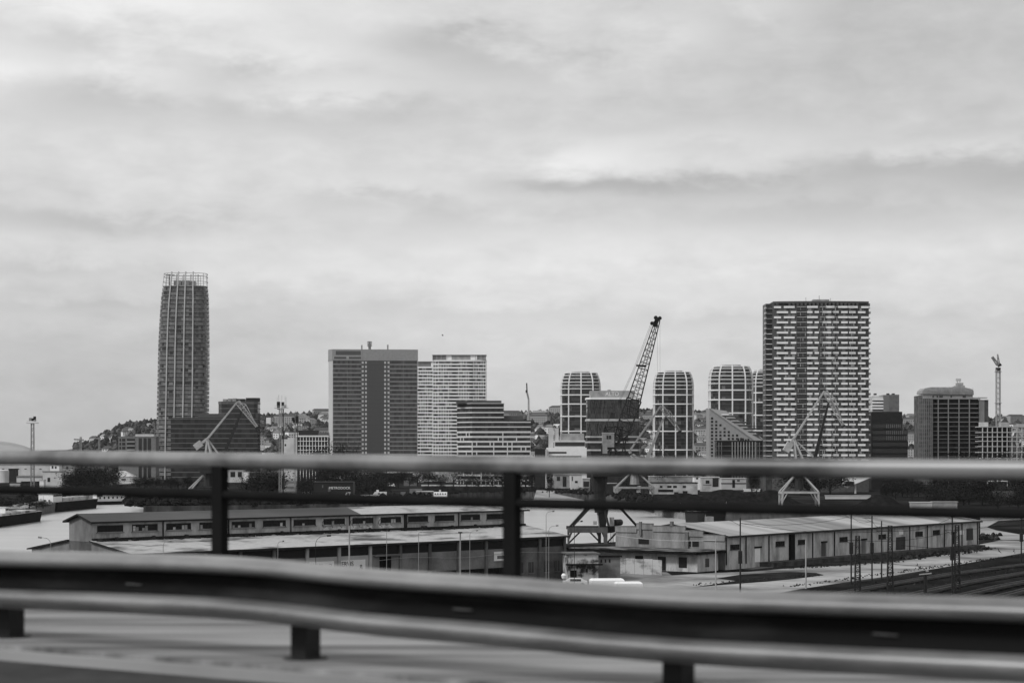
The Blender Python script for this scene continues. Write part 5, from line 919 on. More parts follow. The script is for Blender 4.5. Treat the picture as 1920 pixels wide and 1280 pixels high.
# ---------------------------------------------------------------- boats
def barge(label, p0, p1, w_, h, hull, deck, cab=None, z=-5., cover=None):
    a = Vector(p0); c = Vector(p1); L = (c - a).length; an_ = math.atan2((c - a).y, (c - a).x); r = thing('barge', label, 'barge', (a.x, a.y, z), an_)
    pl = [(0, -w_ * .35), (2, -w_ / 2), (L * .88, -w_ / 2), (L * .96, -w_ * .3), (L, 0), (L * .96, w_ * .3), (L * .88, w_ / 2), (2, w_ / 2), (0, w_ * .35)]
    part(r, 'hull', lambda b: (b.prism([(x * .97 + L * .01, y * .9) for x, y in pl], -.6, h, hull, deck, poly2=pl), b.prism(off(pl, .15), h, h + .25, hull, deck)))
    if cover: part(r, 'hatch_cover', lambda b: b.prism(rect(L * .62, w_ * .7, L * .22, -w_ * .35), h + .25, h + cover, M('hatch_cover', .12, g2=.5, scale=.12, stretch=(1, 3, 1), lo=.42, hi=.55)))
    if cab: part(r, 'wheelhouse', lambda b: (b.box(cab[0] * L, cab[1] * L, -w_ * .3, w_ * .3, h + .25, h + cab[2], white), b.box(cab[0] * L - .3, cab[1] * L + .3, -w_ * .34, w_ * .34, h + cab[2], h + cab[2] + .2, conc_l))); part(r, 'window', lambda b: b.box(cab[0] * L + .5, cab[1] * L - .5, -w_ * .3 - .06, -w_ * .3, h + cab[2] - 1.2, h + cab[2] - .5, gl_d))
    part(r, 'mast', lambda b: b.bar((L * .8, 0, h), (L * .8, 0, h + 4), .1, steel_w))
    return r
g5 = lambda px, py: G(px, py, -5)[:2]
barge('big dark barge with pale deck gear at the left edge of the basin', g5(-40, 990), g5(66, 975), 11, 4.0, M('hull_dark', .006, g2=.014, spec=.05, scale=.5), M('deck_clutter', .03, g2=.55, scale=.5, lo=.45, hi=.6), (.30, .36, 3.2), cover=1.0)
barge('grey barge moored behind the big dark one at left', g5(20, 972), g5(95, 958), 10, 4.2, M('hull_grey', .10, g2=.16), M('deck_clutter', .12), None, cover=1.2)
barge('long black barge with pale hatch covers in the middle of the left basin', g5(84, 960), g5(172, 951), 12, 4.6, M('hull_dark', .02), M('deck_clutter', .12), (.02, .2, 4.2), cover=2.0)
sh = barge('white houseboat with a row of dark windows and a black bow', g5(172, 946), g5(252, 944), 9, 1.6, M('hull_dark', .02), M('deck_clutter', .12), None)
Lh = (Vector(g5(252, 944)) - Vector(g5(172, 946))).length
part(sh, 'deckhouse', lambda b: (b.box(Lh * .02, Lh * .68, -3.4, 3.4, 1.86, 5.2, white), b.box(Lh * .1, Lh * .6, -2.8, 2.8, 5.2, 6.6, offw), b.box(Lh * .35, Lh * .5, -2.5, 2.5, 6.6, 8, white)))
for j in range(6): part(sh, 'window', lambda b: b.box(Lh * (.08 + .1 * j), Lh * (.08 + .1 * j) + 1.1, -3.47, -3.4, 3.3, 4.5, gl_d))
barge('black barge with pale deck moored at the right end of the basin', g5(1296, 979), g5(1378, 977), 12, 4.4, blk, M('deck_clutter', .12), (.0, .08, 3.0), cover=1.4)
bt = thing('pontoon', 'long low pale grey pontoon along the far right quay', 'pontoon', (*g5(1233, 964.5), -5), math.atan2(g5(1325, 979)[1] - g5(1233, 964.5)[1], g5(1325, 979)[0] - g5(1233, 964.5)[0]))
part(bt, 'hull', lambda b: b.box(0, 118, -1.5, 1.5, -.4, 2.6, M('pontoon_grey', .16, g2=.26, scale=.2)))
for j in range(5): part(bt, 'mooring_post', lambda b: b.bar((10 + 26 * j, -1.2, 2.6), (10 + 26 * j, -1.2, 7), .12, conc_l, 6))
ya = thing('motor_yacht', 'white motor yacht beside the black floating dock', 'boat', P(676, HOR, 1120).xy.to_3d() + Vector((0, 0, 0))); Sy = .28
part(ya, 'hull', lambda b: b.prism([(0, 0), (3, -1.6), (48 * Sy, -1.8), (49 * Sy, 0), (48 * Sy, 1.8), (3, 1.6)], .2, zy(927, 1120), white)); part(ya, 'deckhouse', lambda b: (b.prism([(23 * Sy, -1.3), (49 * Sy, -1.3), (49 * Sy, 1.3), (23 * Sy, 1.3)], zy(927, 1120), zy(921.5, 1120), offw, poly2=[(27 * Sy, -1.2), (49 * Sy, -1.2), (49 * Sy, 1.2), (27 * Sy, 1.2)]), b.box(30 * Sy, 34 * Sy, -1, 1, zy(921.5, 1120), zy(918, 1120), white)))
for x in (33, 40): part(ya, 'window', lambda b: b.box(x * Sy, (x + 4) * Sy, -1.4, -1.3, zy(926, 1120), zy(923.5, 1120), gl_d))
pp = thing('passenger_pontoon', 'small white pontoon cabin with a row of five round portholes', 'boat', P(813, HOR, 1160).xy.to_3d()); Sq = .29
part(pp, 'cabin', lambda b: (b.prism([(0, 0), (25 * Sq, 0), (25 * Sq, 5), (0, 5)], 0, zy(922, 1160), white), b.box(10 * Sq, 13.5 * Sq, 1, 3, zy(922, 1160), zy(918, 1160), conc_l)))
for j in range(5): part(pp, 'porthole', lambda b: b.bar(((3.2 + 4.7 * j) * Sq, -.1, zy(925.5, 1160)), ((3.2 + 4.7 * j) * Sq, 0, zy(925.5, 1160)), .42, gl_d, 10))
hs = thing('barge', 'grey corrugated storage barge left of the porthole cabin', 'barge', P(751, HOR, 1170).xy.to_3d()); part(hs, 'hull', lambda b: b.prism(rect(62 * .2925, 6), 0, zy(922.5, 1170), brown)); part(hs, 'deckhouse', lambda b: b.box(17 * .29, 40 * .29, .5, 5, zy(922.5, 1170), zy(916, 1170), brown)); part(hs, 'canopy', lambda b: b.box(30 * .29, 62 * .29, -.6, 5.5, zy(921.5, 1170), zy(920, 1170), conc_l))
def car(label, px, yb, m, L=4.5, hgt=1.5, van=False, rz=0.):
    g = G(px, yb); r = thing('parked_van' if van else 'parked_car', label, 'van' if van else 'car', g, rz)
    pr = [(-L / 2, .35), (-L / 2, .85), (-L * .38, .95), (-L * .22, hgt), (L * .25, hgt), (L * .4, 1.0), (L / 2, .9), (L / 2, .35)] if not van else [(-L / 2, .4), (-L / 2, hgt), (L * .3, hgt), (L * .4, hgt * .62), (L / 2, hgt * .5), (L / 2, .4)]
    n = len(pr); part(r, 'body', lambda b: b.faces([(x, -.9, z) for x, z in pr] + [(x, .9, z) for x, z in pr], [tuple(range(n)), tuple(range(2 * n - 1, n - 1, -1))] + [((i + 1) % n, i, n + i, n + (i + 1) % n) for i in range(n)], m))
    part(r, 'side_window', lambda b: b.box(-L * .2, L * .24, -.93, -.9, hgt * .62, hgt * .9, gl_d))
    for x in (-L * .3, L * .3): part(r, 'wheel', lambda b: (b.bar((x, -.95, .33), (x, -.7, .33), .33, steel_d, 12), b.bar((x, .7, .33), (x, .95, .33), .33, steel_d, 12)))
    return r
cw_ = M('white_car_paint', .7, rough=.3, var=0); car('white van on the bank road left of the grey shed', 733, 912, cw_, 6, 2.6, True); car('left white car of the pair right of the storage hall', 967.5, 905, cw_); car('right white car of the pair right of the storage hall', 981, 905, cw_); car('white van beside the black floating dock', 576, 926, cw_, 5, 2.2, True); car('white car parked below the arched hall', 431, 902, cw_, 6)
car('white car behind the crash barrier beside the warehouse corner', 1078, 1098, cw_, 4.4, 1.45)
for lb, a, c, yt, Y in (('long white trailer roof just above the crash barrier', 1109, 1172, 1085, 362), ('second white trailer roof right of the longer one', 1156, 1206, 1091, 352)):
    r = thing('truck_trailer', lb, 'trailer', P(a, HOR, Y).xy.to_3d(), .12); W = (c - a) * Y / F; part(r, 'body', lambda b: b.box(0, W, 0, 2.6, .9, zy(yt + 3, Y), white)); part(r, 'roof', lambda b: b.prism(rect(W, 2.6), zy(yt + 3, Y), zy(yt, Y), white, poly2=rect(W - .5, 2.0, .25, .3))); [part(r, 'wheel', lambda b: b.bar((x, .1, .5), (x, .5, .5), .5, steel_d, 12)) for x in (1, W - 1.4)]
gl = thing('globe_lamp', 'white globe on a short post at the corner of the near warehouse', 'lamp', G(1057, 1096)); part(gl, 'post', lambda b: b.bar((0, 0, 0), (0, 0, 1.2), .08, steel_w, 8)); part(gl, 'globe', lambda b: (b.bar((0, 0, 1.2), (0, 0, 1.75), .35, white, 12, r2=.48), b.bar((0, 0, 1.75), (0, 0, 2.1), .48, white, 12, r2=.2)))
# ---------------------------------------------------------------- lamps and poles
def lamp(label, px, yt, arm, Y, m=steel_g, head=True, r=.06):
    S = Y / F; H = zy(yt, Y); t = thing('street_lamp', label, 'lamp', P(px, HOR, Y).xy.to_3d(), 0, 'lamps along the near warehouse'); a = arm * S
    part(t, 'pole', lambda b: (b.bar((0, 0, 0), (0, 0, H - abs(a) * .6), r, m, 6, r2=r * .7), b.tube([(0, 0, H - abs(a) * .6), (a * .12, 0, H - abs(a) * .3), (a * .4, 0, H - abs(a) * .08), (a, 0, H)], r * .6, m, 5)))
    if head: part(t, 'lamp_head', lambda b: b.bar((a * .95, 0, H), (a * 1.3, 0, H + .05), .14, m, 5))
for i, (px, yt, arm, Y, m) in enumerate(((95, 1007, -18, 309, steel_g), (306, 1014, 12, 312, steel_g), (521, 1014, 9, 330, steel_g), (592, 1004, 22, 335, steel_d), (725, 996, 1.5, 345, steel_g), (785, 997, 4, 350, steel_g), (881, 994, 12, 358, steel_g), (1024, 958, 12, 372, steel_g), (1029, 985, 14, 365, steel_g), (1077, 977, 12, 372, steel_d))):
    lamp(('lamp with arm to the left beyond the near warehouse gable', 'thin curved lamp before the left end of the pale roof', 'thin curved lamp left of the PREDAJ sign', 'dark thick curved lamp right of the PREDAJ sign', 'faint straight lamp pole right of the SERVIS sign', 'faint lamp pole before the fifth dark bay', 'curved lamp before the dark gates', 'tallest curved lamp against the water', 'lower curved lamp before the blank end bays', 'dark curved lamp in front of the crane portal')[i], px, yt, arm, Y, m)
tp = thing('floodlight_post', 'T-topped floodlight post before the dark gates', 'mast', P(863, HOR, 352).xy.to_3d()); part(tp, 'post', lambda b: b.bar((0, 0, 0), (0, 0, zy(998, 352)), .12, steel_g, 6)); part(tp, 'floodlight', lambda b: b.box(-.35, .35, -.2, .2, zy(999, 352), zy(996.5, 352), steel_d))
fp = thing('flagpole', 'pale tall flagpole standing before the SERVIS sign', 'pole', P(655, HOR, 338).xy.to_3d()); part(fp, 'pole', lambda b: b.bar((0, 0, 0), (0, 0, zy(985, 338)), .12, steel_w, 6))
WIRE = []
def pole(label, px, yt, yb, kind, m=steel_d, r=.16, grp='railway masts at right'):
    g = G(px, yb); H = zy(yt, g.y); t = thing('railway_mast' if kind else 'street_pole', label, 'mast' if kind else 'pole', g, 0, grp)
    if kind == 2: part(t, 'lattice_mast', lambda b: (b.lattice((0, 0, 0), (0, 0, H), .95, .55, 16, .10, m), b.box(-.6, .6, -.5, .5, -.02, .6, m))); part(t, 'arm', lambda b: (b.bar((-2.2, 0, H * .93), (.4, 0, H * .93), .06, m), b.bar((-2.2, 0, H * .93), (0, 0, H * .82), .04, m)))
    else:
        part(t, 'pole', lambda b: b.bar((0, 0, 0), (0, 0, H), r, m, 8, r2=r * .7))
        if kind == 1: part(t, 'arm', lambda b: (b.bar((0, 0, H * .96), (-1.8, 0, H * .96), .05, m), b.bar((0, 0, H * .90), (-1.5, 0, H * .96), .035, m))); part(t, 'insulator_box', lambda b: b.box(-.32, .32, -.3, .3, H * .42, H * .58, m))
    WIRE.append(Vector((g.x, g.y, H * .93)))
for a in (('thin dark mast in front of the white door warehouse bay', 1388, 970, 1118, 1), ('leftmost dark mast of the railway row', 1596, 958, 1096, 1), ('short lattice mast beside the leftmost dark mast', 1608, 1004, 1122, 2), ('slim mast with high box before the right warehouse', 1635, 966, 1087, 1), ('thin mast between the warehouse notice board and the window', 1653, 976, 1085, 0), ('heaviest lattice mast before the warehouse gate', 1669, 985, 1124, 2), ('slim mast left of the dark warehouse gate at far right', 1785.5, 958, 1116, 1), ('stockier mast just right of the slim one', 1794.5, 984, 1112, 2), ('mast at the right edge of the picture', 1915, 958, 1056, 1)): pole(*a)
pole('pale street pole before the annex door', 1342, 1009, 1113, 0, steel_w, .13, 'pale poles along the service road'); pole('pale street pole at the tip of the grass island', 1511, 1011, 1103, 0, steel_w, .15, 'pale poles along the service road')
tp = thing('signal_post', 'low dark post carrying a pale crosspiece among the tracks', 'signal', G(1735, 1122)); part(tp, 'post', lambda b: b.bar((0, 0, 0), (0, 0, 4.0), .3, steel_d, 6)); part(tp, 'crosspiece', lambda b: (b.bar((-1.0, 0, 4.0), (1.0, 0, 4.2), .12, steel_w), b.bar((.1, 0, 4.6), (.5, 0, 4.6), .2, steel_w)))
for k, (i, j) in enumerate(((0, 1), (1, 3), (3, 4), (5, 6), (6, 8), (0, 5), (7, 8), (2, 7))):
    a, c = WIRE[i], WIRE[j]; b = MB(); b.tube([a.lerp(c, t / 8) - Vector((0, 0, .8 * 4 * (t / 8) * (1 - t / 8))) for t in range(9)], .035, steel_d, 3); tag(b.build('overhead_wire'), f'thin dark overhead wire spanning between two railway masts at right', 'wire', 'overhead wires between the masts')
for lb, a, c in (('long overhead wire crossing the dark field below the road at right', (1640, 1054, 300), (1985, 1061, 300)), ('long overhead wire crossing in front of the right warehouse platform', (1690, 1022, 330), (1990, 1026, 330)), ('thin wire running before the grey end wall to the pale pole', (1155, 1003, 440), (1342, 1012, 362))):
    b = MB(); a = P(*a); c = P(*c); b.tube([a.lerp(c, t / 8) - Vector((0, 0, .5 * 4 * (t / 8) * (1 - t / 8))) for t in range(9)], .035, steel_d if 'overhead' in lb else conc_l, 3); tag(b.build('overhead_wire'), lb, 'wire', 'overhead wires between the masts')
bed = M('ballast', .012, g2=.04, scale=.6, fine=.3, rough=1); rlm = M('rail_steel', .10, rough=.45, metal=.5, var=.2)
for i, pts in enumerate((((1560, 1118), (1660, 1099), (1780, 1079), (1900, 1063), (2000, 1052)), ((1700, 1120), (1810, 1095), (1910, 1078), (2010, 1064)), ((1790, 1122), (1880, 1101), (1960, 1086), (2040, 1074)), ((1870, 1122), (1950, 1102), (2040, 1086)))):
    gp = [Vector(G(*p)[:2]) for p in pts]; t = thing('railway_track', ('outermost railway track beside the road', 'second railway track from the road', 'third railway track from the road', 'railway track in the bottom right corner')[i], 'track', (0, 0, 0), 0, 'railway tracks at bottom right')
    def tr(b, e0, e1, z0, z1, m):
        for a, c in zip(gp, gp[1:]): n = Vector(((c - a).y, -(c - a).x)).normalized(); b.prism([tuple(a + n * e1), tuple(c + n * e1), tuple(c + n * e0), tuple(a + n * e0)], z0, z1, m)
    part(t, 'ballast_bed', lambda b: tr(b, -1.9, 1.9, .06, .28, bed)); 
    for e in (-.75, .75): part(t, 'rail', lambda b: tr(b, e - .05, e + .05, .36, .52, rlm))
    def sl(b):
        for a, c in zip(gp, gp[1:]):
            d = (c - a); n = Vector((d.y, -d.x)).normalized(); u = d.normalized()
            for q_ in range(int(d.length / 1.3)): m0 = a + u * q_ * 1.3; b.prism([tuple(m0 + n * 1.25), tuple(m0 + u * .3 + n * 1.25), tuple(m0 + u * .3 - n * 1.25), tuple(m0 - n * 1.25)], .28, .36, M('old_sleeper', .05, var=.4))
    part(t, 'sleepers', sl)
def bird(label, px, py, Y, sc_, rz, bank):
    r = thing('bird', label, 'bird', P(px, py, Y), rz, None)
    def fn(b):
        pts = [(-.24, 0, 0), (-.12, .04, .03), (-.12, -.04, .03), (0, .055, -.05), (0, -.055, -.05), (0, 0, .05), (.15, 0, .03), (.2, 0, 0), (-.32, .05, 0), (-.32, -.05, 0)]
        b.faces(pts, [(0, 1, 5, 2), (0, 3, 1), (0, 2, 4), (0, 4, 3), (1, 3, 5), (2, 5, 4), (3, 6, 5), (5, 6, 4), (3, 4, 6), (6, 7, 5), (0, 8, 9), (0, 9, 8)], steel_d)
        for s_ in (-1, 1): b.faces([(.06, .03 * s_, .03), (-.1, .03 * s_, .03), (-.06, .28 * s_, .14), (.05, .28 * s_, .15), (-.14, .55 * s_, .06)], [(0, 1, 2, 3), (3, 2, 1, 0), (3, 2, 4), (4, 2, 3)], steel_d)
    part(r, 'body', fn); r.rotation_euler = (bank, .3, rz); r.scale = (sc_,) * 3
bird('dark bird gliding over the road right of the lattice mast', 1720, 1060, 150, .55, .7, .9); bird('left dark bird of the pair over the road at far right', 1873, 1033, 170, .55, 2.2, 1.0); bird('right dark bird of the pair over the road at far right', 1901, 1033, 170, .55, .6, 1.0); bird('tiny bird high in the sky between the grey slab tower and the domed towers', 830, 629, 160, .45, .3, .3)
# ---------------------------------------------------------------- hills, hillside houses, trees
CR = [(-400, 846), (60, 846), (130, 843), (180, 832), (205, 818), (240, 804), (300, 800), (400, 792), (490, 786), (560, 785), (620, 785), (800, 786), (945, 785), (1000, 780), (1050, 777), (1200, 779), (1300, 786), (1420, 784), (1700, 790), (1760, 786), (1900, 796), (2400, 800), (3200, 812), (4500, 847)]
def crest(px):
    if px <= CR[0][0]: return CR[0][1]
    for (a, ya), (c, yc) in zip(CR, CR[1:]):
        if px <= c: return ya + (yc - ya) * (px - a) / (c - a)
    return CR[-1][1]
def hz(x, y):
    px = 960 + F * x / y; zc = (HOR - crest(px)) * 4300 / F + ZC; t = min(max((y - 2450) / 1850, 0), 1); t = t * t * (3 - 2 * t)
    return zc * t + (3.5 * math.sin(x * .011 + y * .004) + 2.5 * math.sin(x * .031 - y * .013)) * t * (1 if zc > 40 else .1) - 1.5 * (1 - t)
def terr(b):
    nx, ny = 260, 26; pts = []
    for j in range(ny + 1):
        y = 2450 + (2500) * j / ny
        for i in range(nx + 1): px = -300 + 4800 * i / nx; x = (px - 960) * y / F; pts.append((x, y, hz(x, y)))
    b.faces(pts, [(j * (nx + 1) + i, j * (nx + 1) + i + 1, (j + 1) * (nx + 1) + i + 1, (j + 1) * (nx + 1) + i) for j in range(ny) for i in range(nx)], M('hill_ground', .035, g2=.09, scale=.02, fine=.3))
b = MB(); terr(b); tag(b.build('hills', None, True), None, None, kind='structure')
def mtn(b):
    n, m_ = 40, 8; pts = []
    for j in range(m_ + 1):
        for i in range(n + 1):
            px = -500 + 590 * i / n; Y = 9200 + 400 * j; hgt = {True: 0}.get(px > 72, None); t = max(0, 1 - ((px + 10) / 82) ** 2) if px > -10 else max(.2, 1 - ((px + 10) / 500) ** 2); y = 846 - 22 * t; x = (px - 960) * Y / F
            pts.append((x, Y, ((HOR - y) * 9800 / F + ZC) * math.sin(math.pi * min(1, (j + .3) / m_)) if t > 0 else 0))
    b.faces(pts, [(j * (n + 1) + i, j * (n + 1) + i + 1, (j + 1) * (n + 1) + i + 1, (j + 1) * (n + 1) + i) for j in range(m_) for i in range(n)], M('hazed_mountain_wood', .32, var=.2, scale=.003))  # distance haze is put into the pale mountain colour
b = MB(); mtn(b); tag(b.build('mountain', None, True), None, None, kind='structure')
hm_w = [M('house_white', .75, var=.05), M('house_cream', .52, var=.05), M('house_grey', .3, var=.1)]; hm_r = [M('house_roof_dark', .08, var=.2), M('house_roof_mid', .17, var=.2), M('house_roof_pale', .3, var=.1)]
def hhouse(w_, d, h, rf, kind):
    def fn(b):
        b.prism(rect(w_, d, -w_ / 2, -d / 2), -4, h, hm_w[kind % 3])
        if rf: b.faces([(-w_ / 2 - .5, -d / 2 - .5, h), (w_ / 2 + .5, -d / 2 - .5, h), (w_ / 2 + .5, d / 2 + .5, h), (-w_ / 2 - .5, d / 2 + .5, h), (-w_ / 2 + 2, 0, h + rf), (w_ / 2 - 2, 0, h + rf)], [(0, 1, 5, 4), (1, 2, 5), (2, 3, 4, 5), (3, 0, 4), (3, 2, 1, 0)], hm_r[(kind // 3) % 3])
        for r_ in range(int(h // 3)):
            for x in range(int(w_ // 3.5)): b.box(-w_ / 2 + 1 + 3.5 * x, -w_ / 2 + 2.6 + 3.5 * x, -d / 2 - .05, -d / 2, 1 + 3 * r_, 2.4 + 3 * r_, gl_m)
    return fn
protos = []
HK = [(12, 10, 6, 3.5, 0), (15, 10, 6, 3.5, 1), (11, 10, 7.5, 4, 3), (18, 11, 8, 0, 0), (14, 12, 9, 3.5, 4), (24, 12, 12, 0, 1), (10, 9, 5, 4, 6), (34, 12, 14, 3, 2)]
DESC = ['small white hillside house with dark hipped roof', 'cream hillside house with dark hipped roof', 'narrow white hillside house with mid-grey roof', 'white flat-roofed hillside villa', 'cream three-storey hillside house with mid-grey roof', 'broad cream flat-roofed hillside block', 'tiny white hillside house with pale roof', 'long grey hillside apartment block']
for i, a in enumerate(HK): protos.append(None)
GAPS = [(175, 292, 16), (484, 616, 60), (946, 1052, 56), (1199, 1226, 18), (1300, 1332, 20), (1696, 1724, 16), (1840, 1990, 22)]
WHERE = {175: 'left of the tallest tower', 484: 'behind the two floodlight masts', 946: 'behind the slim mobile crane', 1199: 'right of the lettered office', 1300: 'beside the third domed tower', 1696: 'right of the near-black office', 1840: 'behind the unfinished tower'}
rh = random.Random(21); HPOS = []
for a, c, n in GAPS:
    for _ in range(n):
        px = rh.uniform(a, c); Y = 2700 + 1550 * rh.random() ** .7; x = (px - 960) * Y / F; k = rh.choice([0, 0, 1, 1, 2, 2, 3, 4, 4, 5, 6, 7]) if a != 175 else rh.choice([0, 1, 6]); HPOS.append((x, Y)); z = hz(x, Y)
        lb = DESC[k] + ' ' + WHERE[a]; gp_ = 'hillside houses ' + WHERE[a]
        if protos[k] is None:
            b = MB(); hhouse(*HK[k])(b); o = b.build('hillside_house'); o.location = (x, Y, z); o.rotation_euler = (0, 0, rh.uniform(-.8, .8)); protos[k] = tag(o, lb, 'house', gp_)
        else: dup(protos[k], (x, Y, z), rh.uniform(-.8, .8), rh.uniform(.8, 1.25), lb, gp_)
rw = random.Random(9)
def clump(b, c, r, rr, m):
    n0 = 5; pts = [(c[0], c[1], c[2] + r * rr.uniform(.9, 1.5))]
    for i, (h, q_) in enumerate(((.7, .55), (.1, 1.), (-.5, .8))):
        for j in range(n0): a = 2 * math.pi * (j + .5 * i) / n0; k = q_ * rr.uniform(.65, 1.25); pts.append((c[0] + r * k * math.cos(a), c[1] + r * k * math.sin(a), c[2] + r * (h + rr.uniform(-.15, .15))))
    fs = [(0, 1 + j, 1 + (j + 1) % n0) for j in range(n0)]
    for i in range(2):
        for j in range(n0): fs.append((1 + i * n0 + j, 1 + (i + 1) * n0 + j, 1 + (i + 1) * n0 + (j + 1) % n0, 1 + i * n0 + (j + 1) % n0))
    b.faces(pts, fs, m)
wm_a = [M('wood_dark', .022, var=.2), M('wood_mid', .05, var=.2), M('wood_pale', .10, var=.2)]
b = MB()
for a, c, n in ((140, 300, 900), (480, 620, 1300), (930, 1060, 1300), (1195, 1232, 420), (1296, 1335, 500), (1690, 1730, 300), (1850, 2000, 500), (620, 930, 200), (1230, 1300, 80)):
    for _ in range(n):
        px = rw.uniform(a, c); Y = rw.uniform(2600, 4600); x = (px - 960) * Y / F; r = rw.uniform(3, 7.5)
        if any(abs(x - hx) < 11 and -60 < Y - hy < 8 for hx, hy in HPOS): continue
        clump(b, (x, Y, hz(x, Y) + r * .7), r, rw, rw.choice(wm_a[:2] * 2 + wm_a[2:]))
tag(b.build('hillside_wood'), 'scattered woodland covering the hillside behind the towers', 'woodland', kind='stuff')
# dark bosky patch at left crest
leaf = [M('leaf_dark', .012, var=.3, rough=.95, spec=.05), M('leaf_mid', .018, var=.3, rough=.95, spec=.05), M('leaf_pale', .045, var=.3, rough=.9)]; bark = M('bark', .02, var=.3)
def tree_mesh(h, r, nb, seed, bare=False):
    rr = random.Random(seed); tb_ = MB(); cb_ = MB(); tips = []
    tb_.bar((0, 0, 0), (0, 0, h * .45), .035 * h, bark, 7, r2=.02 * h)
    for i in range(nb):
        a = rr.uniform(0, 6.28); z0 = h * rr.uniform(.10, .5); l = r * rr.uniform(.6, 1.05); e = Vector((l * math.cos(a), l * math.sin(a), z0 + h * rr.uniform(.12, .45))); m0 = Vector((e.x * .5, e.y * .5, z0 + (e.z - z0) * .35)); tb_.bar((0, 0, z0), m0, .014 * h, bark, 5, r2=.01 * h); tb_.bar(m0, e, .01 * h, bark, 5, r2=.003 * h); tips += [e, m0.lerp(e, .6)]
        for q_ in range(4 if bare else 2): tb_.bar(m0.lerp(e, .5), e + Vector([rr.uniform(-1, 1) * r * .35 for _ in range(2)] + [rr.uniform(-.1, .2) * h]), .004 * h, bark, 3, r2=.001 * h)
    tips.append(Vector((0, 0, h * .85))); n = 520 if bare else 1500
    for _ in range(n):
        c = rr.choice(tips); p = c + Vector((rr.gauss(0, r * .24), rr.gauss(0, r * .24), rr.gauss(0, h * .085))); s_ = rr.uniform(.25, .6) * h * .035 * (1.2 if not bare else .8)
        if p.z < h * .06: continue
        u = Vector((rr.uniform(-1, 1), rr.uniform(-1, 1), rr.uniform(-.6, .6))).normalized() * s_; v_ = u.cross(Vector((rr.uniform(-1, 1), rr.uniform(-1, 1), 1))).normalized() * s_; cb_.face([p - u - v_, p + u - v_ * .6, p + u * .7 + v_, p - u * .8 + v_], rr.choice(leaf[:2] * 3 + leaf[2:]))
    return tb_, cb_
TP = {}
def tree(kind, label, px, yt, Y, group, wscale=1.):
    """kinds differ in spread and density; the crown top lands on row yt at depth Y"""
    H = zy(yt, Y); spec = {'broad': (10, 5.0, 15, 1, False), 'oval': (10, 3.2, 14, 2, False), 'bare': (10, 4.2, 18, 3, True), 'bush': (10, 7.5, 14, 4, False)}[kind]
    if kind not in TP:
        r = thing('tree' if kind != 'bush' else 'shrub', label, 'tree' if kind != 'bush' else 'shrub', P(px, HOR, Y).xy.to_3d(), 0, group); a, c = tree_mesh(*spec); a.build('trunk', r); c.build('crown', r); TP[kind] = r
    else: r = dup(TP[kind], P(px, HOR, Y).xy.to_3d(), R.uniform(0, 6), None, label, group)
    s_ = H / 10.; r.scale = (s_ * wscale, s_ * wscale, s_)
rt2 = random.Random(31)
def grove(kinds, a, c, n, y0, y1, Y0, Y1, label, group, ws=(.8, 1.3)):
    for i in range(n): px = a + (c - a) * (i + rt2.uniform(.2, .8)) / n; tree(rt2.choice(kinds), label, px, rt2.uniform(y0, y1), rt2.uniform(Y0, Y1), group, rt2.uniform(*ws))
grove(['broad', 'oval'], 134, 206, 9, 866, 884, 1250, 1400, 'dark tree in the clump between the port houses and the hipped villa', 'dark trees beside the villa')
grove(['broad', 'bush'], 245, 350, 11, 905, 918, 1000, 1090, 'dark tree on the headland left of the crane legs', 'dark trees on the headland', (.9, 1.5))
grove(['broad', 'oval'], 250, 372, 8, 886, 898, 1300, 1440, 'dark tree before the row of grey houses', 'dark trees before the grey houses')
grove(['bare', 'broad'], 460, 520, 6, 872, 892, 1080, 1200, 'loose tree between the arched hall and the thick mast', 'trees left of the thick mast')
grove(['broad', 'bare', 'oval'], 556, 715, 15, 872, 890, 1180, 1300, 'dark tree behind the black floating dock', 'dark trees behind the floating dock')
grove(['broad', 'bush'], 380, 700, 13, 916, 926, 960, 1020, 'dark shrubby tree on the bank behind the near warehouse roof', 'bank trees behind the near warehouse', (.8, 1.5))
grove(['bare', 'broad'], 610, 662, 6, 822, 834, 1340, 1500, 'grey loose tree at the foot of the broad slab tower', 'trees at the foot of the slab tower', (.45, .7))
grove(['bush'], 800, 1000, 12, 904, 908, 1220, 1300, 'low dark bush on the embankment below the storage hall', 'bushes on the embankment', (.8, 1.3))
grove(['bush', 'broad'], 1005, 1130, 7, 907, 915, 1250, 1330, 'dark bush above the boat ramp', 'bushes above the boat ramp', (.7, 1.2))
grove(['bare', 'broad'], 1150, 1220, 6, 892, 906, 1150, 1250, 'dark tree around the grey crane legs', 'trees around the grey crane', (.5, .9))
for px, lb in ((998, 'dark upright cypress-like tree left of the pale bank block'), (1030, 'dark upright tree beside the pale bank block'), (1409, 'dark upright tree behind the coal piles'), (1418, 'second dark upright tree behind the coal piles')): tree('oval', lb, px, 872, 1150, 'upright dark trees', .35)
grove(['broad', 'oval'], 1655, 1728, 7, 893, 905, 1080, 1180, 'grey-green tree left of the pale gap at right', 'trees left of the pale gap')
grove(['broad', 'oval', 'bush'], 1735, 1990, 17, 885, 905, 1000, 1150, 'very dark tree in the dense right-hand grove', 'dense right-hand grove', (.9, 1.4))
grove(['bare', 'broad'], 1755, 1990, 12, 836, 850, 1250, 1400, 'dark tree rising before the unfinished tower', 'trees before the unfinished tower', (.5, .8))
grove(['broad'], 1228, 1248, 2, 838, 845, 1500, 1560, 'small dark tree at the foot of the domed towers', 'trees at the foot of the domed towers', (.5, .7))
grove(['bush', 'broad'], 285, 420, 9, 925, 938, 965, 1000, 'low dark scrub on the headland shore', 'scrub on the headland shore', (1.0, 1.8))
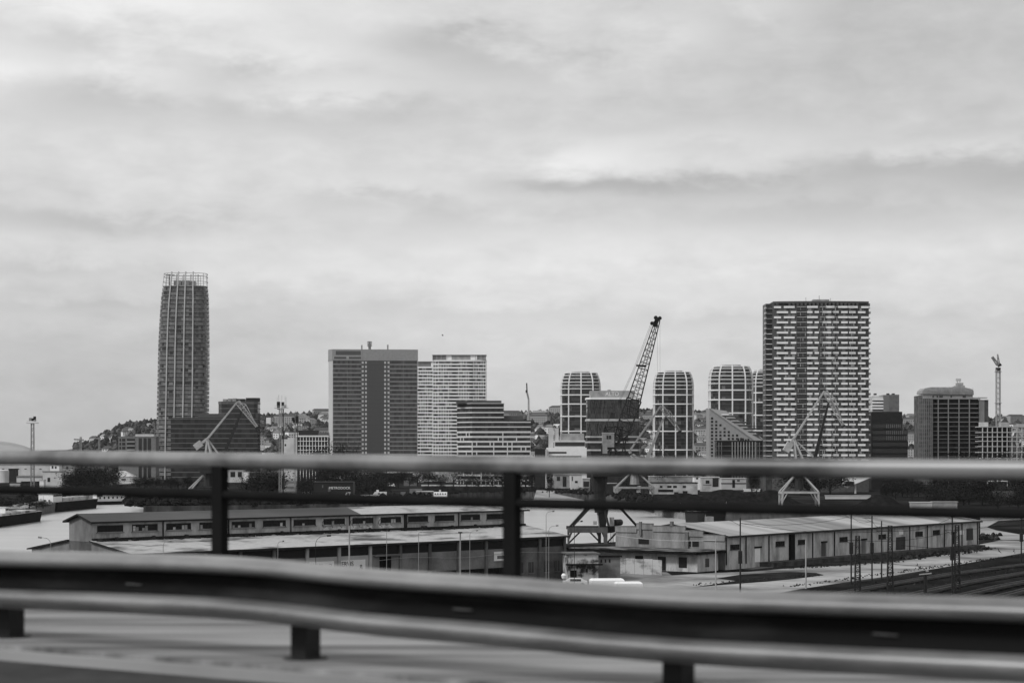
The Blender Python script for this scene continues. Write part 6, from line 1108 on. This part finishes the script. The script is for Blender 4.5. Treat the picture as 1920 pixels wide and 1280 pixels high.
grove(['bush'], 130, 215, 7, 893, 903, 1230, 1330, 'low dark scrub under the trees beside the villa', 'scrub under the villa trees', (1.0, 1.6))
grove(['bush'], 560, 720, 10, 893, 903, 1130, 1230, 'low dark scrub around the floating dock', 'scrub around the floating dock', (1.0, 1.6))
grove(['bush', 'broad'], 1740, 1990, 14, 910, 930, 900, 1000, 'low dark scrub below the right-hand grove', 'scrub below the right-hand grove', (1.0, 1.7))
grove(['bush', 'broad'], -20, 90, 7, 930, 944, 900, 960, 'dark scrub on the bank behind the left barges', 'scrub behind the left barges', (1.0, 1.7))
grove(['broad', 'bush'], 640, 1000, 16, 870, 886, 1420, 1520, 'dark street tree behind the pale halls in the centre', 'street trees behind the pale halls', (.7, 1.2))
grove(['broad', 'bush'], 1490, 1560, 4, 868, 886, 1190, 1250, 'dark tree behind the pale crane portal', 'trees behind the pale crane portal', (.8, 1.3))
wd = MB(); rw2 = random.Random(77)
def weeds(p0, p1, n, spread, r0, r1):
    a = Vector(G(*p0)); c = Vector(G(*p1))
    for _ in range(n):
        p = a.lerp(c, rw2.random()) + Vector((rw2.gauss(0, spread), rw2.gauss(0, spread), 0)); r = rw2.uniform(r0, r1); clump(wd, (p.x, p.y, r * .4), r, rw2, rw2.choice(leaf))
weeds((1850, 1028), (1690, 1048), 260, 2.2, .15, .5); weeds((1840, 1012), (1862, 1004), 70, 2.0, .3, .8); weeds((1480, 1100), (1920, 1040), 300, .8, .06, .22); weeds((1300, 1098), (1530, 1078), 150, 1.2, .06, .2); weeds((1600, 1118), (1920, 1062), 260, 6, .06, .25); weeds((1690, 1053), (1480, 1066), 120, .9, .08, .3)
def bankw(a, c, n, r0, r1, sp_=5):
    for _ in range(n):
        t = rw2.random(); x = a[0] + (c[0] - a[0]) * t + rw2.gauss(0, sp_); y = a[1] + (c[1] - a[1]) * t + abs(rw2.gauss(0, sp_ * 1.5)); r = rw2.uniform(r0, r1); clump(wd, (x, y, r * .3), r, rw2, rw2.choice(leaf[:2]))
bankw((-70, 1003), (-165, 960), 260, .8, 2.6); bankw((-41, 1255), (-70, 1005), 120, .8, 2.2); bankw((-215, 1262), (-165, 960), 160, .8, 2.4); bankw((-41, 1255), (0, 1335), 90, .6, 1.6); bankw((60, 1204), (0, 1334), 110, .6, 1.8); bankw((69, 1012), (60, 1200), 100, .8, 2.0); bankw((98, 888), (130, 862), 90, .6, 1.8); bankw((-248, 1290), (-244, 900), 240, .8, 2.8, 8)
tag(wd.build('weeds'), 'dark scrubby weeds along the verges, tracks and harbour banks', 'weeds', kind='stuff')
# ---------------------------------------------------------------- haze
hm = bpy.data.materials.new('haze'); hm.use_nodes = True; t_ = hm.node_tree; t_.nodes.clear(); o_ = t_.nodes.new('ShaderNodeOutputMaterial'); pv = t_.nodes.new('ShaderNodeVolumePrincipled'); pv.inputs['Color'].default_value = (.9, .9, .9, 1); pv.inputs['Density'].default_value = 1.5e-5; pv.inputs['Anisotropy'].default_value = 0.2; t_.links.new(pv.outputs[0], o_.inputs['Volume'])
b = MB(); b.box(-9000, 9000, -500, 13500, -9, 340, hm); tag(b.build('haze'), 'thin pale haze over the whole harbour and city', 'haze', kind='stuff')
